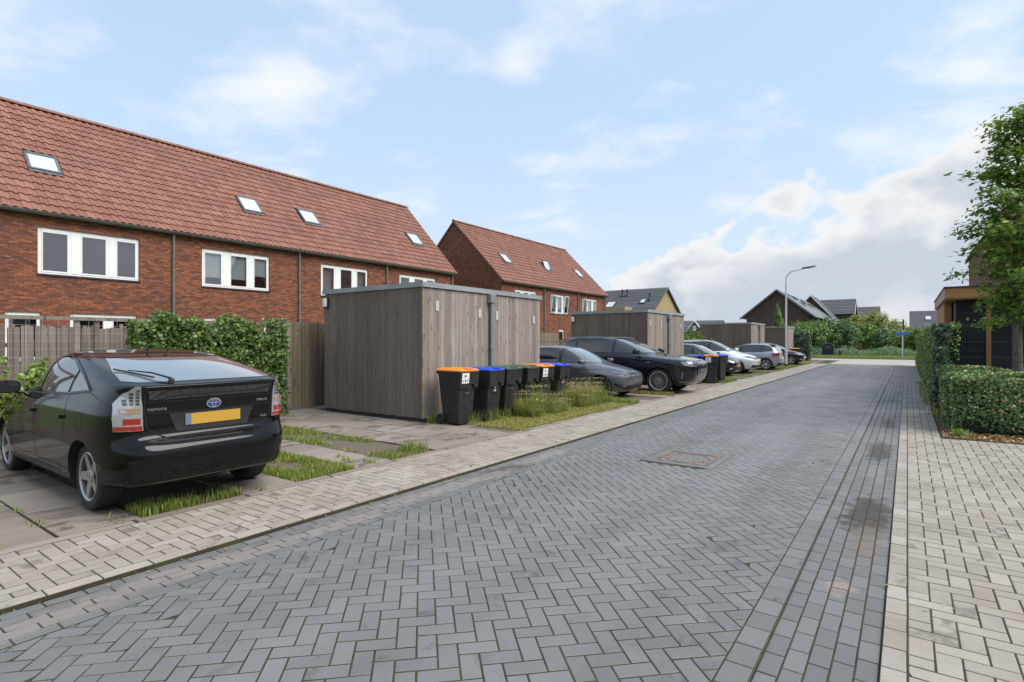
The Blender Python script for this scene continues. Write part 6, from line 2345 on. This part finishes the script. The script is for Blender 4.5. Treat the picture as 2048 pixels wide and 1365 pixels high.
def grass(name, label, pts, h, mat, wid=.008, lean=.35, kind='stuff', seeds=0, hv=.45):
    """upright two-triangle blades at given ground points"""
    n = len(pts)
    P = np.array(pts)
    a = RNG.uniform(0, 6.28, n)
    hh = (h if np.isscalar(h) else np.array(h)) * RNG.uniform(1 - hv, 1 + hv, n)
    d = np.stack([np.cos(a), np.sin(a), np.zeros(n)], 1)
    b = np.stack([-np.sin(a), np.cos(a), np.zeros(n)], 1)
    ln = RNG.uniform(.05, lean, n)[:, None] * hh[:, None]
    w = wid * RNG.uniform(.6, 1.3, n)[:, None]
    z = np.array([[0, 0, 1.0]])
    mid = P + d * ln * .35 + z * hh[:, None] * .55
    tip = P + d * ln * 1.3 + z * hh[:, None] * (1 - .25 * np.minimum(1, ln / np.maximum(hh[:, None], .01)))
    V = np.stack([P - b * w * .5, P + b * w * .5, mid - b * w * .4, mid + b * w * .4, tip], 1).reshape(-1, 3)
    me = bpy.data.meshes.new(name)
    me.vertices.add(len(V))
    me.vertices.foreach_set('co', V.astype(np.float32).ravel())
    idx = np.arange(n * 5, dtype=np.int32).reshape(n, 5)
    tri = idx[:, [0, 1, 3, 0, 3, 2, 2, 3, 4]].reshape(-1)
    me.loops.add(len(tri))
    me.loops.foreach_set('vertex_index', tri)
    me.polygons.add(3 * n)
    me.polygons.foreach_set('loop_start', np.arange(0, 9 * n, 3, dtype=np.int32))
    me.update(calc_edges=True)
    me.materials.append(mat)
    at = me.attributes.new('rnd', 'FLOAT', 'POINT')
    at.data.foreach_set('value', np.repeat(RNG.random(n), 5).astype(np.float32))
    o = link(name, me)
    tag(o, label, 'grass', kind=kind)
    return o


def scatter(n, x0, x1, y0, y1, z=0.0, clump=0.0, seed=1, keep=None):
    r = np.random.default_rng(seed)
    P = np.stack([r.uniform(x0, x1, n), r.uniform(y0, y1, n), np.full(n, z)], 1)
    if clump:
        v = lump(P, seed + 5, 2.6, 1.0) + r.normal(0, .25, n)
        P = P[v > clump - .6]
    if keep is not None:
        P = P[keep(P)]
    return P


def build_plants():
    # ---- street tree on the right
    t = empty('street_tree', (1.72, 14.3, 0))
    tag(t, 'young leafy street tree rising from the low hedge', 'tree')
    tr = MB()
    tr.tube([(0, 0, 0), (.01, 0, 1.1), (.0, .01, 2.0), (-.02, .02, 3.0), (.0, 0, 4.2), (.02, 0, 5.3), (.02, 0, 6.0)], [.085, .078, .07, .055, .038, .02, .008], 12)
    tr.obj('trunk', M_BARK, t, True)
    r = np.random.default_rng(11)
    Ps, Ns = [], []
    br = MB()
    for k in range(120):
        z0 = 1.85 + (k / 120) ** .95 * 4.0
        a = k * 2.399963 + r.uniform(-.3, .3)
        f = (z0 - 1.95) / 4.1
        L = (.56 + .60 * math.sin(math.pi * min(1, .20 + f * .86)) ** 1.1) * r.uniform(.55, 1.12)
        el = RAD(r.uniform(8, 48) + f * 20)
        d = np.array([math.cos(a) * math.cos(el), math.sin(a) * math.cos(el), math.sin(el)])
        p0 = np.array([0, 0, z0])
        p1 = p0 + d * L * .55
        p2 = p1 + (d + np.array([0, 0, -.35])) * L * .45
        br.tube([tuple(p0), tuple(p1), tuple(p2)], [.016 * (1 - f * .5), .009, .003], 5)
        m = int((80 + 70 * max(0, .6 - f)) * L)
        s = r.uniform(.22, 1.0, m) ** .8
        C = np.where(s[:, None] < .55, p0 + (p1 - p0) * (s / .55)[:, None], p1 + (p2 - p1) * ((s - .55) / .45)[:, None])
        C = C + r.normal(0, .095, (m, 3)) * np.array([1, 1, .75])
        Ps.append(C); Ns.append(np.tile(np.array([0, 0, .9]) + d * .4, (m, 1)))
    br.obj('limbs', M_BARK, t, True)
    link('crown', leaf_mesh('crown', np.concatenate(Ps), np.concatenate(Ns), .12, M_LEAFT, .52, jitter=.5), t)

    # ---- low hedge
    h = empty('low_hedge', (.62, 12.2, 0))
    tag(h, 'low clipped hedge with pale green tops in front of the wire fence', 'hedge')
    x0, y0 = .64, 12.25
    n = MB()
    n.box((.12, .12, .05), (4.2, 3.3, .86))
    n.obj('dark_core', M_DARKIN, h)  # solid dark filler box, shade inside the hedge as colour
    P, N = hedge_box(.0, 2.6, .0, 3.3, .06, .985, 44000, ('x0', 'y0', 'z1'), 3, .12, .10)
    keep = np.ones(len(P), bool)
    z = P[:, 2]
    P[:, 1] += np.where(N[:, 1] < -.5, .16 * (1 - np.clip(z / .5, 0, 1)) ** 1.5, 0)
    link('foliage', leaf_mesh('foliage', P, N, .054, M_LEAFH, .75, jitter=.55), h)
    P, N = hedge_box(2.5, 4.2, .0, 3.3, .06, .98, 3500, ('y0', 'z1'), 4, .1, .08)
    link('foliage', leaf_mesh('foliage', P, N, .1, M_LEAFH, .75), h)

    # ---- tall hedge
    h = empty('tall_hedge', (.52, 16.0, 0))
    tag(h, 'tall narrow clipped hedge running along the right pavement', 'hedge')
    MB().box((.10, .12, .05), (.40, 27.5, 1.86)).obj('dark_core', M_DARKIN, h)
    P, N = hedge_box(.0, .46, .05, 27.6, .10, 1.99, 40000, ('x0', 'z1', 'y0'), 8, .12, .09, near=1.7)
    link('foliage', leaf_mesh('foliage', P, N, .06, M_LEAFTALL, .7, jitter=.55), h)
    # dark ivy on its near end
    iv = empty('ivy', (.60, 15.92, 0))
    tag(iv, 'dark glossy ivy hanging over the near end of the tall hedge', 'ivy')
    k = 3400
    P = np.stack([RNG.uniform(-.12, .14, k), RNG.normal(-.03, .05, k), RNG.uniform(.12, 1.98, k)], 1)
    P[:, 0] += lump(P, 4, 3, .06); P[:, 1] -= np.abs(lump(P, 9, 4, .07))
    link('foliage', leaf_mesh('foliage', P, np.tile([-.3, -1, .5], (k, 1)), .085, M_IVYD, .9, jitter=.4), iv)
    MB().tube([(.05, .03, 0), (.0, .02, 1.0), (.04, .03, 1.9)], .015, 6).obj('stem', M_BARK, iv)

    # ---- creeper on the mesh fence left
    c = empty('creeper', (-10.85, 5.4, 0))
    tag(c, 'dense green creeper smothering the wire fence behind the black car', 'creeper')
    k = 21000
    P = np.stack([RNG.normal(.0, .10, k), RNG.uniform(-1.55, 1.34, k), np.zeros(k)], 1)
    topz = 2.02 + .09 * np.sin(P[:, 1] * 5.1) + .06 * np.sin(P[:, 1] * 11.3 + 1) - np.where(P[:, 1] > .45, .10 + .12 * np.clip((P[:, 1] - .45) / .9, 0, 1), 0)
    P[:, 2] = topz * RNG.random(k) ** .62
    left = P[:, 1] < -1.1
    P = P[~(left & (P[:, 2] < 1.15) & (RNG.random(k) < .8))]
    k = len(P)
    P[:, 0] += np.abs(lump(P, 21, 3.4, .11)) - .03 + np.where(P[:, 2] < .5, .1, 0)
    N = np.tile([.9, -.25, .55], (k, 1))
    link('foliage', leaf_mesh('foliage', P, N, .064, M_IVY, .85, jitter=.6), c)
    b = MB()
    b.box((-.05, -1.1, .05), (.0, 1.3, 1.80))
    b.obj('dark_core_sheet', M_DARKIN, c)  # solid dark filler behind the leaves, painted shade
    st = MB()
    for q in range(16):
        y = -1.3 + q * .18
        st.tube([(.02, y, 0), (.05, y + random.uniform(-.2, .2), .9), (.03, y + random.uniform(-.3, .3), 1.9)], .008, 5)
    st.obj('stem', M_BARK, c)
    # twigs sticking out along the top right
    k = 420
    P = np.stack([RNG.normal(.02, .06, k), RNG.normal(1.14, .12, k), RNG.uniform(1.75, 2.08, k)], 1)
    link('foliage', leaf_mesh('foliage', P, np.tile([.8, -.3, .5], (k, 1)), .06, M_IVY, .7), c)
    # lime green shrub left of the car
    for i, (yy, zc, rz, nn) in enumerate(((1.75, .85, .72, 1500), (2.5, .80, .62, 1100), (3.3, .85, .55, 650))):
        shrub('garden_shrub', ('lime green leafy shrub at the left picture edge by the wire fence', 'lime green shrub growing through the wire fence above the car bonnet', 'low lime shrub peeping over the black car roof')[i], 'shrub', (-10.55, yy, zc), (.34, .46, rz), nn, .10, M_LIME, 30 + i, 'shrubs in front of the wire fence', 16, .5)

    # ---- grass and weeds
    grass('grass', 'short lawn patch between the black car and the paved track', scatter(16000, -7.6, -5.56, 3.6, 4.42, .0, .15, 3, keep=lambda P: ((P[:, 0] + 6.3) / .42) ** 2 + ((P[:, 1] - 4.0) / .2) ** 2 + lump(P, 77, 6, .6) + RNG.normal(0, .3, len(P)) > 1), .06, M_BLADE, .008)
    grass('grass', 'ragged grass tuft under the tail of the black car', np.concatenate([scatter(2600, -5.95, -5.56, 2.06, 3.0, 0, .35, 5), scatter(500, -5.75, -5.58, 2.25, 2.6, 0, 0, 6)]), .085, M_BLADE, .008)
    dirt = lambda P: (P[:, 0] < -7.3 + .5 * np.sin(P[:, 1] * 9)) | ((P[:, 0] > -6.15) & (RNG.random(len(P)) < .75))
    grass('grass', 'thin grass over the bare soil strip beside the shed slabs', scatter(13000, -11.5, -5.56, 5.05, 5.83, 0, .2, 8, keep=dirt), .06, M_BLADE, .008)
    grass('grass', 'weedy tuft at the street end of the soil strip', scatter(220, -6.0, -5.65, 5.5, 5.8, 0, 0, 9), .15, M_BLADE, .008, .6)
    grass('grass', 'yellowish mown grass in front of the wheelie bins', scatter(52000, -7.3, -5.57, 8.0, 13.4, 0, .0, 12, keep=lambda P: P[:, 0] > -6.55 - .12 * (P[:, 1] - 8) - .7 * (P[:, 1] > 8.8)), .05, M_BLADEY, .009, .9)
    # tall grass clumps
    cl = []
    hs = []
    r = np.random.default_rng(5)
    for q in range(70):
        cy = r.uniform(9.4, 13.2); cx = r.uniform(-7.1, -6.15)
        if cy < 10.0 and cx < -6.75: continue
        m = r.integers(120, 260)
        cl.append(np.stack([r.normal(cx, .07, m), r.normal(cy, .07, m), np.zeros(m)], 1))
        hh = r.uniform(.22, .48) * (1.0 if cx < -6.4 else .62)
        hs.append(np.full(m, hh))
    P = np.concatenate(cl); H = np.concatenate(hs)
    o = grass('tall_grass', 'tall unmown green grass standing between bins and grey car', P, H, M_TALLG, .0065, .9)
    P2 = P[::7]; H2 = H[::7]
    grass('tall_grass', 'dry straw coloured stalks among the tall grass by the bins', P2, H2 * 1.45, M_BLADEY, .004, .6)
    k = len(P2)
    C = P2 + np.stack([RNG.normal(0, .09, k), RNG.normal(0, .09, k), H2 * 1.35], 1)
    sd = link('seed_heads', leaf_mesh('seed_heads', C, np.tile([.3, -.6, .4], (k, 1)), .05, M_SEED, .22))
    tag(sd, 'pale seed heads above the tall grass by the bins', 'grass', kind='stuff')
    # wisps round the first bins
    w = np.concatenate([scatter(60, -6.75, -6.55, y - .12, y + .1, 0, 0, int(y * 9)) for y in (8.05, 8.55, 8.8, 9.15, 9.5)])
    grass('tall_grass', 'thin grass wisps at the feet of the nearest bins', w, .26, M_BLADE, .006, .55)
    grass('weed', 'small broad weed beside the wheel of the nearest bin', scatter(60, -7.5, -7.34, 7.62, 7.78, 0.02, 0, 77), .13, M_LIME, .03, .9)
    # farther bays
    for i, (y0, y1, hgt, lab) in enumerate(((12.9, 13.45, .12, 'grass strip beside the grey hatchback'), (15.62, 15.98, .10, 'grass strip between grey hatchback and large SUV'), (21.3, 23.35, .10, 'grass beside the second row of bins'), (25.55, 26.5, .07, 'grass between small black car and silver carrier'), (28.85, 30.3, .07, 'thin grass behind the silver carrier'), (32.6, 33.9, .07, 'grass beside the silver grey hatchback'), (34.7, 39.3, .08, 'grass around the foot of the lamp post'), (41.6, 46.5, .09, 'grass near the last black hatchback'))):
        grass('grass', lab, scatter(int(2600 * (y1 - y0) + 1200), -7.4, -5.57, y0, y1, .0, .1, 40 + i), hgt, M_BLADEY if i % 2 else M_BLADE, .012, .6)
    # left picture edge lawn
    grass('grass', 'bright grass corner at the left picture edge', scatter(2600, -6.5, -5.57, .45, .86, 0, 0, 61), .07, M_BLADE, .008)
    # creeping weeds in slab joints
    wj = []
    for (x, y, m) in ((-5.7, 4.75, 60), (-5.95, 4.6, 40), (-6.25, 4.72, 30), (-5.66, 1.9, 14), (-6.0, 4.98, 25), (-6.5, 5.05, 40), (-5.58, 3.2, 25), (-5.58, 1.1, 20), (-6.7, 1.46, 18), (-6.1, 1.46, 14)):
        wj.append(np.stack([RNG.normal(x, .07, m), RNG.normal(y, .03, m), np.full(m, .012)], 1))
    grass('weed', 'small weeds in the joints of the parking slabs', np.concatenate(wj), .05, M_BLADE, .01, .9)
    # weeds along the hedge foot and in the right gutter
    wr = [np.stack([RNG.normal(.40, .05, 260), RNG.uniform(17, 26, 260), np.full(260, .0)], 1), np.stack([RNG.normal(.60, .08, 240), RNG.normal(15.2, .35, 240), np.full(240, .0)], 1), np.stack([RNG.normal(.72, .06, 170), RNG.normal(11.85, .09, 170), np.full(170, .01)], 1)]
    grass('weed', 'bright weeds along the foot of the right hedges', np.concatenate(wr), .11, M_LIME, .014, .8)
    gm = [np.stack([RNG.uniform(-.62, -.2, 130), RNG.normal(13.0, .05, 130), np.full(130, -.03)], 1)]
    for q in range(26):
        yy = RNG.uniform(2.6, 20)
        gm.append(np.stack([RNG.normal(-.60, .01, 10), RNG.normal(yy, .12, 10), np.full(10, -.04)], 1))
    for q in range(40):
        yy = RNG.uniform(.8, 20)
        gm.append(np.stack([RNG.normal(-4.35, .012, 9), RNG.normal(yy, .15, 9), np.full(9, -.02)], 1))
    grass('moss', 'mossy seedlings in the gutter joints', np.concatenate(gm), .018, M_BLADE, .012, .9)
    # fallen leaves and bark on the planting bed
    k = 2600
    C = np.stack([RNG.uniform(.5, 3.0, k), RNG.uniform(11.5, 12.7, k), RNG.uniform(.014, .03, k)], 1)
    fl = link('fallen_leaves', leaf_mesh('fallen_leaves', C, np.tile([0, 0, 1.0], (k, 1)), .055, M_DEADL, .6, .15, .35))
    tag(fl, 'brown fallen leaves on the bed under the low hedge', 'leaves', kind='stuff')
    k = 90
    C = np.stack([RNG.uniform(-.58, .6, k), RNG.uniform(2.5, 14, k), np.full(k, .01)], 1)
    C[:, 2] = np.where(C[:, 0] < -.11, -.028, .012)
    C2 = np.stack([RNG.normal(-4.3, .03, 80), RNG.uniform(1, 14, 80), np.full(80, -.008)], 1)
    C = np.concatenate([C, C2])
    fl = link('fallen_leaves', leaf_mesh('fallen_leaves', C, np.tile([0, 0, 1.0], (len(C), 1)), .03, M_DEADL, .5, .2, .15))
    tag(fl, 'scattered dry leaf bits in the gutters', 'leaves', kind='stuff')
    for (pts, lab) in ((((-.245, 3.42, -.028), (-.20, 3.50, -.024), (-.165, 3.60, -.026)), 'forked dry twig lying in the right gutter'), (((-.23, 3.12, -.028), (-.19, 3.08, -.024), (-.13, 3.07, -.026)), 'pale dry stalk lying near the pale kerb')):
        tw = MB().tube(pts, [.004, .005, .002], 6)
        tag(tw.obj('twig', M_SEED), lab, 'twig')

    # ---- middle distance
    shrub('garden_shrub', 'green bush between the second and third shed', 'shrub', (-10.6, 33.6, 1.35), (1.5, 1.6, 1.25), 3800, .13, M_BUSH, 51, None, 30)
    h = empty('clipped_hedge', (-7.1, 50.8, 0))
    tag(h, 'short dark clipped hedge beside the last shed', 'hedge')
    MB().box((-.5, -.3, 0), (.5, .4, 2.1)).obj('dark_core', M_DARKIN, h)
    P, N = hedge_box(-.65, .65, -.45, .5, .1, 2.3, 3600, ('x1', 'y0', 'z1'), 14, .12, .1)
    link('foliage', leaf_mesh('foliage', P, N, .12, M_IVYD, .7), h)
    # trees before the brown house
    c = empty('conical_tree', (-11.9, 68.5, 0))
    tag(c, 'slim pointed green tree in front of the brown gable', 'tree')
    r = np.random.default_rng(3)
    k = 3600
    zz = r.uniform(.6, 5.9, k)
    rad = .95 * np.clip((6.0 - zz) / 4.6, .05, 1) ** .8 * np.clip((zz - .3) / .8, .3, 1)
    aa = r.uniform(0, 6.28, k); q = r.random(k) ** .4
    P = np.stack([rad * q * np.cos(aa), rad * q * np.sin(aa), zz], 1)
    P += lump(P, 2, 3, .18)[:, None] * np.array([[1, 1, 0]])
    link('crown', leaf_mesh('crown', P, np.stack([np.cos(aa), np.sin(aa), np.full(k, .5)], 1), .2, M_BUSH, .6), c)
    MB().tube([(0, 0, 0), (0, 0, 3), (0, 0, 5.6)], [.08, .05, .01], 6).obj('trunk', M_BARK, c)
    shrub('garden_shrub', 'rounded tree just right of the lamp pole before the brown house', 'tree', (-10.2, 68.0, 2.3), (.9, .9, 1.3), 1600, .2, M_BUSH, 53)
    # bushes and trees across the end of the street
    G = 'bushes across the end of the street'
    defs = [(-9.6, 66.5, 1.9, 1.3, 1.3, 1.9, M_BUSH, 'leafy bush in front of the brown house windows'), (-8.3, 69.0, 2.3, 1.6, 1.6, 2.1, M_BUSH, 'tall green bush beside the brown house corner'), (-7.0, 71.0, 2.5, 1.5, 1.5, 2.0, M_BUSHB, 'grey green willow bush behind the waste container'),
            (-5.4, 72.0, 2.4, 1.6, 1.5, 2.0, M_BUSHB, 'loose grey green bush behind the bollard'), (-3.9, 76.0, 2.2, 1.5, 1.5, 1.9, M_BUSH, 'dark green bush below the yellow green trees'), (-2.3, 74.0, 1.8, 1.4, 1.3, 1.5, M_BUSHB, 'broad low bush left of the street sign'), (-.6, 72.0, 1.6, 1.4, 1.3, 1.4, M_BUSH, 'dark bush behind the street sign post'), (1.0, 70.0, 1.7, 1.3, 1.3, 1.4, M_BUSH, 'bush right of the street sign by the tall hedge')]
    for i, (x, y, z, rx, ry, rz, m, lab) in enumerate(defs):
        shrub('roadside_bush', lab, 'bush', (x, y, z), (rx, ry, rz), 3200, .24, m, 70 + i, G, 34, .42)
    tr = [(-5.4, 86, 3.0, 1.9, 2.6, M_WILLOW, 'yellow green tree left of the tallest one'), (-3.4, 88, 3.2, 2.0, 2.7, M_WILLOW, 'tallest yellow green tree beyond the junction'), (-1.2, 90, 2.6, 2.2, 2.1, M_WILLOW, 'spreading yellow tree towards the street sign'), (-6.6, 102, 3.2, 2.4, 2.4, M_BUSH, 'round dark tree beside the grey roofed houses'), (1.6, 92, 2.0, 2.0, 1.9, M_BUSH, 'dark tree below the slate roofed house')]
    for i, (x, y, z, rr, rz, m, lab) in enumerate(tr):
        shrub('far_tree', lab, 'tree', (x, y, z), (rr, rr, rz), 3600, .28, m, 90 + i, 'trees beyond the junction', 40, .40)
    # low undergrowth on the verge
    k = 9000
    P = np.stack([RNG.uniform(-11, 3, k), RNG.uniform(65.5, 69, k), np.zeros(k)], 1)
    P[:, 2] = .1 + RNG.random(k) * (.8 + lump(P, 7, 1.3, .45))
    ug = link('undergrowth', leaf_mesh('undergrowth', P, np.tile([0, -.7, .7], (k, 1)), .2, M_BUSHB, .35))
    tag(ug, 'low rank undergrowth along the back of the far verge', 'undergrowth', kind='stuff')
    grass('grass', 'mown grass of the far verge', scatter(16000, -9, 3.5, 58, 66, .06, 0, 31), .13, M_BLADE, .04)


build_plants()
